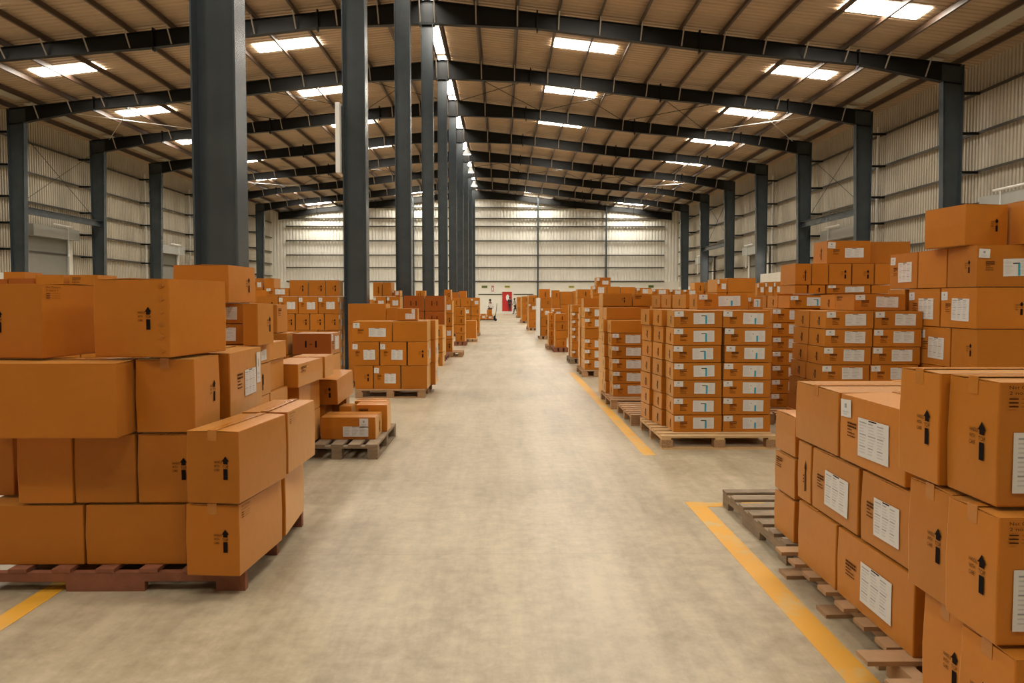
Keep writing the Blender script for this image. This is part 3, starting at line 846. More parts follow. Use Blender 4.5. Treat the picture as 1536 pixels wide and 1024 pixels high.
# projecting corner pair
box(-1.526, 4.171, P1, .290, .60, .396, '@, lower of two at the projecting corner of the red pallet stack', yaw=-4.5, f='a', r='N', near=2, group=G1)
box(-1.522, 4.800, P1, .29, .56, .394, '@, lower one behind the projecting corner boxes, red pallet stack', yaw=4, near=1, group=G1)
box(-1.500, 4.155, P1 + .396, .290, .60, .396, '@, upper of two at the projecting corner of the red pallet stack', yaw=-7, f='a', near=2, group=G1)
box(-1.462, 4.795, P1 + .396, .285, .57, .396, '@, upper one behind the projecting corner boxes, red pallet stack', yaw=-2, r='N', near=2, group=G1)
# third layer
fbox(-75, 176, 3.88, Z3, .42, .410, '@, big and overhanging the second layer, red pallet stack', near=2, sag=.005)
fbox(202.5, 293, 4.05, Z3, .36, .417, '@ with narrow side arrow, third layer, red pallet stack', near=2, r='a', sag=.004)
box(-1.895, 4.84, Z3, .40, .66, .415, '@, deep one at the rear of the third layer, red pallet stack', near=2, r='P', group=G1, yaw=2)
# top layer, turned a little
def nbox(px, y, z, w, d, h, yaw, lab, **k):
    """near right bottom corner at px on depth y"""
    x = solve_x(px, y, z); a = math.radians(yaw)
    ex, ey = Vector((math.cos(a), math.sin(a))), Vector((-math.sin(a), math.cos(a)))
    c = Vector((x, y)) - ex * (w / 2) + ey * (d / 2)
    return box(c.x, c.y, z, w, d, h, lab, yaw=yaw, **k)
nbox(65, 4.02, Z3 + .413, .52, .50, .42, -9, '@, turned one on top at the edge of view, red pallet stack', f='A', r='N', near=1, group=G1)
nbox(255, 4.00, Z3 + .419, .455, .56, .44, -10, '@, big turned one with stapled corner on top, red pallet stack', f='as', near=1, group=G1, sag=.004)
fill(-2.93, -1.80, 4.50, 5.12, .126, .862, .37, .55)
# behind it: a second stack on its own pallet
W1 = 'stack behind the red pallet'
pallet(-3.25, 5.55, 1.3, 1.15, 'brown wooden pallet hidden behind the red pallet stack', 'block', 'wood_brown')
fill(-2.49, -1.95, 5.62, 6.64, .14, .819, .34, .54)
box(-2.22, 5.90, .82, .54, .50, .262, '@, third layer, ' + W1, r='ei')
box(-2.22, 5.90, 1.083, .54, .46, .155, '@, fourth layer, ' + W1, r='g')
box(-2.26, 6.42, .82, .54, .46, .262, '@, third layer at the rear, ' + W1)
box(-2.24, 6.41, 1.083, .54, .50, .153, '@, fourth layer at the rear, ' + W1)
nbox(387, 5.72, 1.240, .118, .34, .330, -3, '@ with side arrow leaning out on top, ' + W1, r='a', group=G1)
fbox(297, 366, 5.92, 1.240, .50, .166, '@, lower of two flat ones with taped labels, ' + W1, f='l')
fbox(298, 366, 5.93, 1.407, .50, .164, '@, upper of two flat ones with taped labels, ' + W1, f='l')
nbox(343, 5.80, 1.573, .44, .54, .310, -3, '@ topmost before the large central column, ' + W1, r='a', near=1)

# clutter between
W2 = 'pile past the red pallet stack'
pallet(-3.05, 6.75, .95, 1.2, 'brown pallet under the loose box pile past the red pallet stack', 'block', 'wood_brown')
fill(-2.30, -1.93, 6.86, 7.24, .14, .47, .33, .4); fill(-2.32, -1.93, 7.30, 7.72, .14, .47, .33, .4)
box(-2.08, 7.05, .471, .34, .40, .32, '@ under the dark-ended box, ' + W2); box(-2.12, 7.52, .471, .36, .42, .32, '@ under the rear half, ' + W2)
box(-2.02, 7.08, .796, .33, .80, .225, '@, long one with dark end overhanging, ' + W2, r='t', near=1, yaw=-2)
box(-1.99, 7.69, .796, .33, .38, .225, '@, shorter one behind the long dark-ended box, ' + W2)
pallet(-3.22, 8.50, 1.1, 1.0, 'brown pallet under the two-bar printed box', 'block', 'wood_brown')
fill(-2.98, -1.98, 8.53, 8.95, .14, .734, .31, .49)
fbox(440, 499, 8.55, .735, .42, .225, '@ directly below the two-bar printed box')
fbox(438, 497, 8.53, .961, .46, .248, '@, alone on the pile past the red pallet stack', f='i', r='l', red=1)
box(-2.74, 8.75, .735, .48, .40, .225, '@ in shadow, lower neighbour of the two-bar printed box')
box(-2.74, 8.74, .961, .46, .42, .25, '@ beside the two-bar printed box on the pile')
box(-2.80, 8.76, 1.212, .34, .40, .33, '@ in shadow above the two-bar printed box', r='t')

# low weathered pallet
G3 = 'boxes on the low weathered pallet'
W3 = 'low weathered pallet'
pallet(-2.08, 7.30, .82, 1.26, 'weathered grey-brown pallet at the aisle with a few boxes on it', 'block', 'wood_grey', .15, along='y')
fbox(480, 564, 7.57, .15, .40, .243, '@ with offset papers, front of the low weathered pallet', f='p', r='e', near=1, group=G3)
fbox(533, 581.5, 8.00, .15, .27, .310, '@, aisle side behind the papered box, low weathered pallet', f='t', near=1, group=G3)
fbox(531, 580, 8.29, .15, .25, .312, '@, rearmost on the aisle side, low weathered pallet', near=1, group=G3)
fbox(455, 488, 7.98, .15, .34, .305, '@, standing under the tilted box, low weathered pallet', near=1, group=G3)
fbox(508, 528, 8.03, .15, .24, .290, '@, small one in the middle of the low weathered pallet', near=1, group=G3)
fbox(484, 520, 8.36, .15, .19, .330, '@, rear one propping the tilted box, low weathered pallet', group=G3)
x = solve_x(511, 7.93, .46)
box(x - .157, 8.21, .490, .315, .58, .285, '@, tilted on top of the low weathered pallet', f='a', near=1, rot=(math.radians(5.5), 0, math.radians(-5)), group=G3)

# neat stack beside the second central column
W4 = 'neat stack by second column'
G4 = 'boxes in the neat stack beside the second central column'
pallet(-5.6, 15.25, 1.1, 1.2, 'pallet under the outer half of the neat stack by the second column'); pallet(-4.46, 15.25, 1.1, 1.2, 'pallet under the neat stack by the second column')
Y4 = 15.25
zz = .14
for i, h in enumerate((.275, .275, .275)):
    frow(W4 + ', %s layer' % ORD[i + 1], Y4, zz, h, [(477.5, 508, 'a', 'l')], .5, pos='aisle-side front', group=G4)
    x1 = solve_x(508, Y4, zz)
    box(x1 - .25, Y4 + .80, zz, .42, .5, h - .001, '@, aisle-side rear, %s layer, %s' % (ORD[i + 1], W4), r='l', group=G4)
    zz += h
fill(-5.30, solve_x(477, Y4, .5), Y4, Y4 + 1.0, .14, zz, .275, .42)
frow('fourth layer, ' + W4, Y4, zz, .345, [(381, 401, 'a'), (402, 422, 'a'), (423, 442, 'a'), (443.5, 464, 'a'), (465, 486, 'a'), (487, 508, 'a', 'l')], .55, rev=True, group=G4)
x1 = solve_x(508, Y4, zz); box(x1 - .2, Y4 + .85, zz, .42, .5, .344, '@, aisle-side rear, fourth layer, ' + W4, r='l', group=G4)
zz += .345
frow('fifth layer, ' + W4, Y4, zz, .36, [(384, 417, 'a'), (417.6, 447, 'l'), (447.7, 476.8, 'l'), (477.4, 507, 'l', 'l')], .55, rev=True, group=G4)
x1 = solve_x(507, Y4, zz); box(x1 - .2, Y4 + .85, zz, .42, .5, .359, '@, aisle-side rear, fifth layer, ' + W4, r='l', group=G4)
zz += .36
frow('top layer, ' + W4, Y4 + .05, zz, .335, [(434, 461.5, 'a'), (463.5, 488, 'a'), (488.6, 508, 'a')], .45, rev=True, group=G4)
frow('sixth layer, ' + W4, Y4 + .02, zz, .17, [(399, 433, 'l')], .5, pos='low one at the outer end', group=G4)
fill(solve_x(379, 16.9, 1), solve_x(411, 16.9, 1), 16.9, 17.5, 0, 1.82, .36, .5)
frow('behind ' + W4, 16.9, 1.821, .27, [(380, 394, 'l'), (396, 411, '')], .5, rev=True, group=G4)

# three layered stack at the aisle
W5 = 'three-layer aisle stack'
G5 = 'boxes in the three-layer stack at the left of the aisle'
pallet(solve_x(533, 11.87, 0), 11.87, solve_x(637.5, 11.87, 0) - solve_x(533, 11.87, 0), 1.22, 'orange-brown pallet under the three-layer stack at the aisle', 'block', 'wood_brown', .14)
Y5 = 11.95
frow('bottom layer, ' + W5, Y5, .14, .385, [(532, 559.5, 'a'), (560.5, 600.5, 'l'), (602, 641, '')], .56, rev=True, group=G5)
frow('middle layer, ' + W5, Y5, .525, .390, [(527.5, 568.5, 'l'), (570, 609.5, 'l'), (611.5, 641.5, 'a', 'l')], .56, rev=True, group=G5)
frow('top layer, ' + W5, Y5, .915, .335, [(528, 588, 'l'), (589, 641, '')], .56, rev=True, group=G5)
for i, (z, h, rr) in enumerate(((.14, .385, 'l'), (.525, .39, 'l'), (.915, .335, ''))):
    x1 = solve_x(657.5, 13.05, z); box(x1 - .225, 12.80, z, .45, .54, h - .001, '@, rear at the aisle edge, %s layer, %s' % (ORD[i + 1], W5), r=rr, group=G5)
pallet(solve_x(521, 13.3, 0), 13.3, 1.2, 1.0, 'hidden pallet behind the three-layer aisle stack')
fill(solve_x(522, 13.3, .6), solve_x(582, 13.3, .6), 13.3, 13.9, .14, 1.16, .34, .35)
fbox(522, 579, 13.30, 1.162, .5, .365, '@, large one showing above the three-layer aisle stack', group=G5)
fbox(579.5, 600, 13.30, 1.162, .4, .29, '@, small one showing above the three-layer aisle stack', group=G5, r='e')
fbox(594.5, 626, 12.20, 1.2505, .30, .205, '@ with two overlapping papers lying on the three-layer aisle stack', f='p', yaw=3, group=G5)

# red-brown double stack and the stacks after it
W6 = 'red-brown two-column stack'
G6 = 'boxes of the left rows beyond the three-layer stack'
pallet(solve_x(606, 19, 0), 18.95, 1.08, 1.2, 'reddish pallet under the red-brown two-column stack', 'block', 'wood_red')
fill(solve_x(606, 19, .5), solve_x(667, 19, .5), 19.0, 19.5, .14, .92, .39, .55)
frow('third layer, ' + W6, 19.0, .921, .385, [(605.5, 636, 'i'), (637.5, 667, 'i')], .55, rev=True, group=G6, red=1)
frow('top layer, ' + W6, 19.0, 1.307, .395, [(605.5, 636, 'i'), (637.5, 667, 'i')], .55, rev=True, group=G6, red=1)
W6b = 'narrow stack behind red-brown stack'
for i in range(4):
    z = .14 + i * .36
    frow('%s layer, %s' % (ORD[i + 1], W6b), 20.4, z, .355, [(664, 678.5, 'l' if i % 2 else 'a')], .6, pos='aisle side', group=G6)
fbox(666, 676.5, 20.5, 1.582, .5, .30, '@ on top of the narrow stack behind the red-brown stack', f='a', group=G6)
pallet(solve_x(660, 20.35, 0), 20.35, .62, .9, 'pallet under the narrow stack behind the red-brown stack')
W6c = 'low column before narrow stack'
for i in range(3): frow('%s layer, %s' % (ORD[i + 1], W6c), 17.6, i * .33, .325, [(648, 664, 'e')], .6, pos='aisle side', group=G6)
W7 = 'four-layer stack with dark gap'
pallet(solve_x(681, 25.4, 0), 25.4, .42, .9, 'dark pallet under the four-layer stack with a dark gap', 'block', 'wood_red')
for i in range(4): frow('%s layer, %s' % (ORD[i + 1], W7), 25.5, .14 + i * .295, .29, [(683, 697.5, 'e')], .7, pos='whole width', group=G6)
pallet(solve_x(696.5, 27.4, 0), 27.4, .46, .9, 'pale pallet under the tall plain box on the left row', 'block', 'wood_pale')
fbox(698.5, 714.5, 27.5, .14, .7, .67, '@, tall one on a pale pallet in the left row', group=G6)
W8 = 'tall left stack beyond pale pallet'
pallet(solve_x(676, 31.8, 0), 31.8, 1.25, 1.2, 'pallet under the tall left stack beyond the pale pallet')
for i in range(4):
    z = .14 + i * .385
    frow('%s layer, %s' % (ORD[i + 1], W8), 31.9, z, .38, [(677, 690, 'e'), (690.6, 706, 'a' if i != 2 else 'l'), (706.6, 719.5, 'a' if i < 3 else 'l')], .7, rev=True, group=G6)
fbox(678, 687, 33, 1.682, .5, .25, '@, single top one, ' + W8, group=G6); fbox(688.5, 699.5, 33, 1.682, .5, .31, '@, taller single top one, ' + W8, group=G6)
fill(solve_x(676, 33, 1), solve_x(718, 33, 1), 32.7, 33.6, .14, 1.681, .385, .4)
# stacks seen between the central columns
W9 = 'stack between second and third columns'
fill(-4.05, -3.2, 20.9, 21.6, 0, .98, .33, .42)
frow('third layer, ' + W9, 20.9, .981, .36, [(560, 580, 'e'), (581, 601, 'l')], .6, rev=True, group=G6)
frow('fourth layer, ' + W9, 20.9, 1.342, .35, [(559.5, 579, 'l'), (580, 600, 'l')], .6, rev=True, group=G6)
frow('top layer, ' + W9, 20.9, 1.693, .40, [(559.5, 572.5, 'e'), (574, 587, '')], .6, rev=True, group=G6)
fbox(588, 600, 21.0, 1.693, .5, .17, '@ with papers, low top one, ' + W9, f='l', group=G6)
fbox(623.5, 630, 26.0, 1.62, .5, .30, '@, nearer one seen past the third central column', f='e', group=G6); fbox(630.6, 637.5, 26.0, 1.62, .5, .30, '@, further one seen past the third central column', group=G6)
fill(solve_x(622, 26, 1), solve_x(639, 26, 1), 26.0, 26.6, 0, 1.618, .36, .45)
# far left stacks behind the red pallet stack
W10 = 'distant stack left of the columns'
fill(-8.4, -6.4, 12.0, 12.7, 0, 1.66, .33, .5)
fbox(-8, 11.5, 12.0, 1.662, .6, .275, '@ at the edge of view, ' + W10, red=1); fbox(12.5, 50, 12.0, 1.662, .6, .285, '@, second from the edge, ' + W10, red=1)
fbox(53, 96, 12.05, 1.662, .6, .345, '@, long middle one, ' + W10); fbox(104, 147, 12.05, 1.662, .6, .345, '@, long one nearest the aisle, ' + W10, f='t')
fill(-7.4, -6.4, 12.75, 13.2, 0, 1.66, .33, .5)
fbox(5, 37, 12.8, 1.95, .5, .13, '@, small top one, ' + W10); fill(solve_x(4, 12.8, 1.8), solve_x(38, 12.8, 1.8), 12.78, 13.3, 0, 1.948, .33, .45)
# ================================================================== RIGHT SIDE
# tall leaning boxes nearest the camera
G11 = 'tall boxes of the nearest right stack'
W11 = 'nearest right stack'
pallet(1.48, 1.50, 1.2, 1.50, 'brown pallet under the tall leaning boxes nearest the camera', 'skid', 'wood_brown', .13)
XA = 1.525
ly = [(.13, .41), (.541, .41), (.952, .405)]
nm = ['bottom', 'middle', 'top']
for i, (z, h) in enumerate(ly):
    o1, o2, o3 = [(.03, .0, .03), (.0, -.02, .0), (-.012, .012, -.01)][i]
    yb = solve_y((1438, 1427, 1416)[i], XA, z + h / 2)          # meeting of the two columns
    box(XA + .29 + o1, yb + .1335, z, .58, .256, h - .002, '@, %s of the farther column, %s' % (nm[i], W11), yaw=(.5, .3, -.3)[i], l='a', near=2, group=G11, sag=.004)
    box(XA + .29 + o2, yb - .1335, z, .58, .256, h - .002, '@, %s of the nearer column, %s' % (nm[i], W11), yaw=(.5, .3, -.3)[i], l='a' if i else 'A', f='NM', near=2, group=G11, sag=.004)
    box(XA + .90 + o3, yb + .10, z, .56, .56, h - .002, '@, %s of the inner column, %s' % (nm[i], W11), f='l', near=1, group=G11)

# three layered stack with big white sheets
G12 = 'boxes of the right stack on the brown slatted pallets'
W12 = 'low right stack'
pallet(1.62, 3.02, 1.2, 1.27, 'brown slatted pallet under the low right stack with white sheets', 'skid', 'wood_brown', .13)
pallet(1.70, 4.33, 1.2, 1.28, 'empty weathered grey pallet beside the yellow floor line', 'notch', 'wood_grey', .13, along='x')
X2 = 1.68
lrow('bottom layer, ' + W12, X2, .13, .345, [(1197, 1254.5, ''), (1255.5, 1372, 'G', '')], .56, near=1, group=G12)
lrow('middle layer, ' + W12, X2 + .005, .476, .335, [(1196.5, 1217, 'e'), (1218, 1288, 'G'), (1291, 1369, 'G')], .56, near=1, group=G12)
lrow('top layer, ' + W12, X2, .812, .335, [(1193.5, 1258.5, ''), (1260, 1360, 'g')], .56, near=2, group=G12)
box(2.54, 3.95, .13, .58, .60, .344, '@, inner bottom one, ' + W12, group=G12); box(2.54, 3.95, .476, .58, .60, .334, '@, inner middle one, ' + W12, group=G12)
box(2.54, 3.93, .812, .58, .58, .334, '@, inner rear top one, ' + W12, near=2, group=G12); box(2.54, 3.33, .812, .58, .58, .334, '@, inner front top one, ' + W12, near=2, group=G12)
fill(2.25, 2.83, 3.04, 3.62, .13, .811, .34, .58)
W13 = 'narrow column on the empty grey pallet'
for i, (z, h) in enumerate(((.13, .265), (.396, .255), (.652, .255))):
    box(2.04, 4.50, z, .58, .32, h - .001, '@, %s layer, %s' % (nm[i], W13), l=('', 't', '')[i], near=1, group=G12)

# stack with blue marked labels on the pale pallet
G14 = 'flat boxes on the pale pallet'
W14 = 'pale pallet stack'
pallet(1.69, 7.74, 1.24, 1.25, 'clean pale wooden pallet under the blue-marked label stack', 'block', 'wood_pale', .145)
H = .1915
for i in range(7):
    z = .146 + H * i
    dx = (0, 0, 0, -.5, -1, 0, 1)[i]
    a = 'layer %s' % ORD[i + 1]
    y0 = 7.97
    x0, x1 = solve_x(1010 + dx, y0, z), solve_x(1082.5 + dx, y0, z)
    box((x0 + x1) / 2, y0 + .185, z, x1 - x0, .365, H - .001, '@, %s layer up, aisle-side front, %s' % (ORD[i + 1], W14), f='b', l='e', group=G14, yaw=random.uniform(-.5, .5))
    e = (.5, .5, .5, 1.5, 3.5, 3, .8)[i]
    x2, x3 = solve_x(1084.2 + e, y0, z), solve_x(1155.2 + e, y0, z)
    box((x2 + x3) / 2, y0 + .30, z, x3 - x2, .58, H - .001, '@, %s layer up, wall-side front, %s' % (ORD[i + 1], W14), f='c', l='', group=G14)
    if i < 7:
        box(1.80 + .25 + random.uniform(-.012, .012), y0 + .60, z, .50, .34, H - .001, '@, %s layer up, second from front, %s' % (ORD[i + 1], W14), l='e', group=G14, yaw=random.uniform(5, 8))
        box(1.735 + .25 + random.uniform(-.015, .015), y0 + .98, z, .50, .34, H - .001, '@, %s layer up, third from front, %s' % (ORD[i + 1], W14), l='e', group=G14, yaw=random.uniform(6, 9))
fill(2.30, 2.88, 8.58, 9.05, .146, 1.30, H, .58)

# row behind it, one layer higher
W15 = 'higher row behind the pale pallet stack'
G15 = 'flat boxes of the right rows'
Y15 = 9.30
xr = solve_x(1046, Y15, 1.57)
pallet(xr, 9.28, 1.0, 1.2, 'pallet hidden behind the pale pallet stack'); fill(xr, xr + .62, 9.3, 9.72, .14, 1.474, H, .6)
box(xr + .325, Y15 + .2, 1.476, .65, .40, .198, '@, front one, ' + W15, f='c', l='e', group=G15)
for j, (pa, pb, dx) in enumerate(((1029, 1008, 0), (1006.5, 991.5, -.02), (990.5, 977, -.02))):
    X = xr + dx; ya, yb = solve_y(pa, X, 1.57), solve_y(pb, X, 1.57)
    fill(X, X + .5, ya, yb, 0, 1.474, H, .5)
    box(X + .25, (ya + yb) / 2, 1.476, .5, yb - ya - .03, .198, '@, %s from the front, %s' % (ORD[j + 2], W15), l='e', group=G15)
# dark stack right of the pale pallet
W16 = 'shaded stack right of the pale pallet'
Y16 = 9.85
xl = solve_x(1157.5, Y16, .8)
pallet(xl - .12, 8.9, 1.2, 1.5, 'slatted brown pallet in shade right of the pale pallet', 'block', 'wood_brown', .14)
for i in range(7):
    z = .14 + H * i
    box(xl + .28, Y16 + .25, z, .56, .5, H - .001, '@, %s layer up, %s' % (ORD[i + 1], W16), f='l', l='e', group=G15)
xq = solve_x(1185, Y16, 1.57)
box(xq + .28, Y16 + .22, 1.482, .56, .42, .178, '@, first top one, ' + W16, f='b', l='', group=G15)
for j, (pa, pb) in enumerate(((1184.5, 1168), (1167, 1153))):
    ya, yb = solve_y(pa, xq, 1.57), solve_y(pb, xq, 1.57)
    if j == 0: box(xq + .28, (ya + yb) / 2 + .44, 1.482, .56, .4, .178, '@, second top one, ' + W16, l='e', group=G15)
    else: box(xq + .25, Y16 + 1.12, 1.482, .5, .44, .178, '@, third top one, ' + W16, l='e', group=G15)
fill(xq - .02, xq + .56, Y16 + .52, Y16 + 1.4, 0, 1.481, H, .58)
fbox(1122, 1145, 9.4, 1.476, .4, .16, '@, small one with barred label right of the higher row', f='b', group=G15); fill(solve_x(1121, 9.4, 1.4), solve_x(1150, 9.4, 1.4), 9.4, 9.8, 0, 1.474, H, .3)

# big stack left of the tall right stack
W17 = 'large labelled right stack'
Y17 = 7.75
xa = solve_x(1238.5, Y17, .9)
pallet(xa - .05, Y17 - .05, 1.0, 1.2, 'pallet under the large labelled right stack')
for i in range(7):
    z = .14 + H * i
    sx = (-.10, -.08, -.06, -.045, -.03, -.02, -.012)[i]
    if i < 2:
        fill(xa + sx, xa + sx + 1.04, Y17, Y17 + .85, z, z + H, H, .52); continue
    q = '%s layer up, %s' % (ORD[i + 1], W17)
    box(xa + sx + .258, Y17 + .20, z, .512, .40, H - .001, '@, front corner, ' + q, f='l', l='e', group=G15)
    box(xa + sx + .785, Y17 + .25, z, .512, .50, H - .001, '@, front second column, ' + q, f='l', group=G15)
    box(xa + sx + .258, Y17 + .63, z, .512, .42, H - .001, '@, second behind the corner, ' + q, l='e', group=G15)
zt = .14 + 7 * H
xs = solve_x(1282, 7.9, 1.57)
box(xs + .28, 7.9 + .24, zt + .001, .56, .46, .18, '@, loose top one turned sideways, ' + W17, f='l', l='t', group=G15)
box(xs + .26, 8.39 + .2, zt + .001, .5, .40, .18, '@, end-on top one behind, ' + W17, l='e', group=G15)
# stack of larger cartons behind it
W18 = 'arrow-printed upper rows on the right'
Y18 = 10.0
xf = solve_x(1193, Y18, 1.7)
fill(xf, xf + 1.35, Y18, Y18 + .9, 0, 1.679, .19, .5)
frow(W18 + ', flat layer', Y18, 1.68, .122, [(1192, 1211, ''), (1213, 1238, 'e'), (1240, 1306, 'l'), (1307.5, 1336, '')], .55, group=G15)
frow(W18 + ', arrow layer', Y18, 1.803, .292, [(1193, 1217, 'e'), (1218, 1242.5, ''), (1243.5, 1277, 'a'), (1278.5, 1311, 'a'), (1312.5, 1340, '')], .55, group=G15)
frow('topmost, ' + W18, Y18 + .05, 2.096, .315, [(1240.5, 1306, 'l', '', 'e')], .45, pos='labelled', group=G15)
x = solve_x(1340, Y18, 2.2); box(x + .03, Y18 + .35, 2.096, .54, .5, .305, '@, topmost turned one, ' + W18, yaw=-6, f='', r='e', group=G15)

# tall stack with pasted sheets
G19 = 'boxes of the tall right stack'
W19 = 'tall right stack'
X19, YC = 4.475, 6.9
pallet(X19 - .03, YC - .03, 1.3, 1.6, 'pallet under the tall right stack', h=.12)
lay = [(.12, .40), (.521, .40), (.922, .398), (1.321, .398), (1.72, .40)]
fill(X19, X19 + .58, YC, YC + 1.5, .12, .92, .4, .58); fill(X19 + .6, X19 + 1.2, YC, YC + .6, .12, .92, .4, .6)
lrow('third layer up, ' + W19, X19, .922, .398, [(1335, 1377, 'g'), (1378, 1425, 'g'), (1426.5, 1466, 'a', '')], .58, group=G19)
lrow('fourth layer up, ' + W19, X19, 1.321, .398, [(1331, 1357, 'a'), (1363, 1409.5, 'g'), (1411, 1465.5, 'g', 'a')], .58, group=G19)
lrow('fifth layer up, ' + W19, X19, 1.72, .40, [(1335, 1376, 'g'), (1377, 1420, ''), (1421, 1466, 'a', 'b')], .58, group=G19)
box(X19 + .60 + .29, YC + .28, .922, .57, .55, .397, '@, wall side, third layer up, ' + W19, f='l', group=G19)
box(X19 + .60 + .29, YC + .28, 1.321, .57, .55, .397, '@, wall side, fourth layer up, ' + W19, f='a', group=G19)
box(X19 + .60 + .29, YC + .28, 1.72, .57, .55, .399, '@, wall side, fifth layer up, ' + W19, f='b', group=G19)
a = math.radians(7); c = Vector((4.43, 7.02)) + Vector((math.cos(a), math.sin(a))) * .225 + Vector((-math.sin(a), math.cos(a))) * .28
box(c.x, c.y, 2.121, .45, .56, .405, '@, turned one on top with a front arrow, ' + W19, yaw=7, f='a', near=1, group=G19)
box(5.19, 7.06, 2.121, .58, .5, .42, '@ on top at the edge of view, ' + W19, f='g', yaw=-4, near=1, group=G19)
fill(X19 + .6, X19 + 1.15, YC + .6, YC + 1.4, .12, 1.71, .4, .55)

# rows receding along the aisle -------------------------------------------------
W20 = 'six-label stack behind the pale pallet'
Y20 = 11.0
pallet(1.57, 10.62, 1.2, 1.15, 'brown pallet under the six-label stack in the right row', 'block', 'wood_brown'); pallet(1.62, 9.22, .77, 1.15, 'half empty slatted pallet in the right row behind the pale pallet', 'block', 'wood_brown')
x0 = solve_x(917, Y20, .7)
for i in range(6):
    z = .14 + H * i; q = '%s layer up, %s' % (ORD[i + 1], W20)
    sx = (.03, .02, .015, .005, 0, -.01)[i]
    box(x0 + .26 + sx, Y20 + .19, z, .52, .38, H - .001, '@, front one, ' + q, f='l' if i < 5 else '', l='e', group=G15)
    box(x0 + .20 + sx, Y20 + .58, z, .52, .38, H - .001, '@, rear one, ' + q, l='e', group=G15)
fill(x0 + .56, x0 + 1.1, Y20 + .05, Y20 + .7, .14, 1.28, H, .54)
z = .14 + 6 * H
box(x0 + .24, Y20 + .60, z, .52, .40, H - .001, '@, plain rear top one, seventh layer up, ' + W20, group=G15)
fill(solve_x(903, 12.2, 1.4), solve_x(976, 12.2, 1.4), 12.2, 12.7, 0, 1.488, .19, .5)
fbox(904, 948, 12.2, 1.49, .5, .215, '@, high one with a small arrow behind the six-label stack', f='a', l='', group=G15)
fbox(949.5, 982, 12.2, 1.49, .5, .205, '@, high one beside the arrow box behind the six-label stack', f='t', group=G15)
def small_stack(where, y, px0, px1, layers, h, d, code, pal, wood='wood_brown', top=None, side='e', deep=1, inset=0.0):
    zc = .5; a, b = solve_x(px0, y, zc), solve_x(px1, y, zc)
    pallet(a - .06, y - .12, b - a + .1, max(1.0, d * (deep + .1)), pal, 'block', wood)
    for i in range(layers):
        z = .14 + h * i; q = '%s layer up, %s' % (ORD[i + 1], where)
        cd = code[i % len(code)]
        box((a + b) / 2, y + d / 2, z, b - a, d - .01, h - .001, '@, %s' % q, f='' if cd == '.' else cd, l=side, group=G15)
    if deep > 1: fill(a - .03, b, y + d + .02, y + d * deep, .14, .14 + h * layers, h, .6)
    return a, b, .14 + h * layers
small_stack('five-tag stack', 15.2, 877, 913, 6, .215, .7, 'lll.ll', 'brown pallet under the five-tag stack of the right row', deep=1.6)
fill(solve_x(874, 16.4, 1), solve_x(902, 16.4, 1), 16.4, 17.2, 0, 1.42, .2, .45)
fbox(875.5, 901.5, 16.4, 1.422, .5, .21, '@, plain with a bright lid above the five-tag stack', group=G15)
small_stack('dark staggered stack', 18.3, 858, 880, 7, .19, .6, 'l.lll', 'weathered grey pallet under the dark staggered stack', 'wood_grey', deep=1.5)
small_stack('orange stack on a short pallet', 22.3, 833, 850, 3, .26, .6, 'a.e', 'short reddish pallet under the orange stack of the right row', 'wood_red')
small_stack('twin column beside the orange stack', 23.4, 823, 830.5, 4, .26, .6, 'e', 'pallet under the twin column beside the orange stack')
fbox(833, 850, 22.4, .922, .5, .25, '@, two-arrow top one of the orange stack', f='e', group=G15)
small_stack('stack with a white wrapped edge', 29.5, 811, 826, 4, .38, .9, 'eela', 'pallet under the stack with a white wrapped edge', deep=1.5)
fbox(828, 843.5, 26.5, .921, .6, .36, '@ with a white paper above the orange stack', f='l', group=G15); fill(solve_x(827, 26.5, 1), solve_x(845, 26.5, 1), 26.5, 27.2, 0, .92, .3, .5)
m = MB(); x = solve_x(807.5, 29.4, .8); m.box(x - .06, x + .07, 29.42, 29.47, .14, 1.66); m.box(x - .06, x - .03, 29.47, 30.3, .14, 1.66)
tag(m.build('plastic_sheet', M['white']), 'upright white wrapping strip on the edge of a stack in the right row', 'wrapping')
small_stack('second last right stack', 38, 793, 806, 4, .42, 1.0, 'a.le', 'pallet under the second last stack in the right row', deep=2)
small_stack('far right stack near the door', 50, 783, 795, 4, .42, 1.2, 'e.e', 'pallet under the far right stack near the door', deep=3)
small_stack('last right stack before the far wall', 64, 776, 786, 4, .42, 1.2, 'e', 'pallet under the last right stack before the far wall', deep=3)
# high rows behind, only their tops show
def tops(where, y, items, d=.5):
    for i, (a, b, ya, yb, cd) in enumerate(items):
        xm = solve_x((a + b) / 2, y, 1.7); z0, z1 = solve_z(yb, xm, y), solve_z(ya, xm, y)
        fbox(a, b, y, z0, d, z1 - z0, '@, %s from the aisle, %s' % (ORD[i + 1], where), f=cd, group='boxes of the high right rows')
        xa, xb = solve_x(a, y, z0), solve_x(b, y, z0)
        fill(xa, xb - .004, y, y + d, 0, z0 - .002, .34, .5)
tops('high row over the white wrapped stack', 30.8, [(808.5, 825, 433, 448, 'e'), (828, 839.5, 435, 448, 'e'), (840.5, 859, 437, 456, ''), (860, 865, 436, 448, '')])
tops('high row over the orange stack', 24.5, [(866, 888, 433.5, 446.5, 'e')], .6)
tops('high row left of the pale stack', 21.5, [(888.5, 910, 428.5, 442, 'l'), (911, 930, 429.5, 442, ''), (931, 953, 430, 442, ''), (954.5, 977, 431.5, 442, 'l')])
tops('single highest box of the right rows', 22.6, [(894.5, 916, 415.8, 430, 'l')])
tops('low-lidded row behind the pale stack', 17.5, [(978, 1003, 433, 443, 'l'), (1004, 1024, 434, 443, 'l'), (1025, 1046, 434, 443, 'l')])
tops('small boxes before the shutters', 19.5, [(1042, 1056, 423, 439, 'e'), (1057.5, 1074, 423, 437, 'e')])
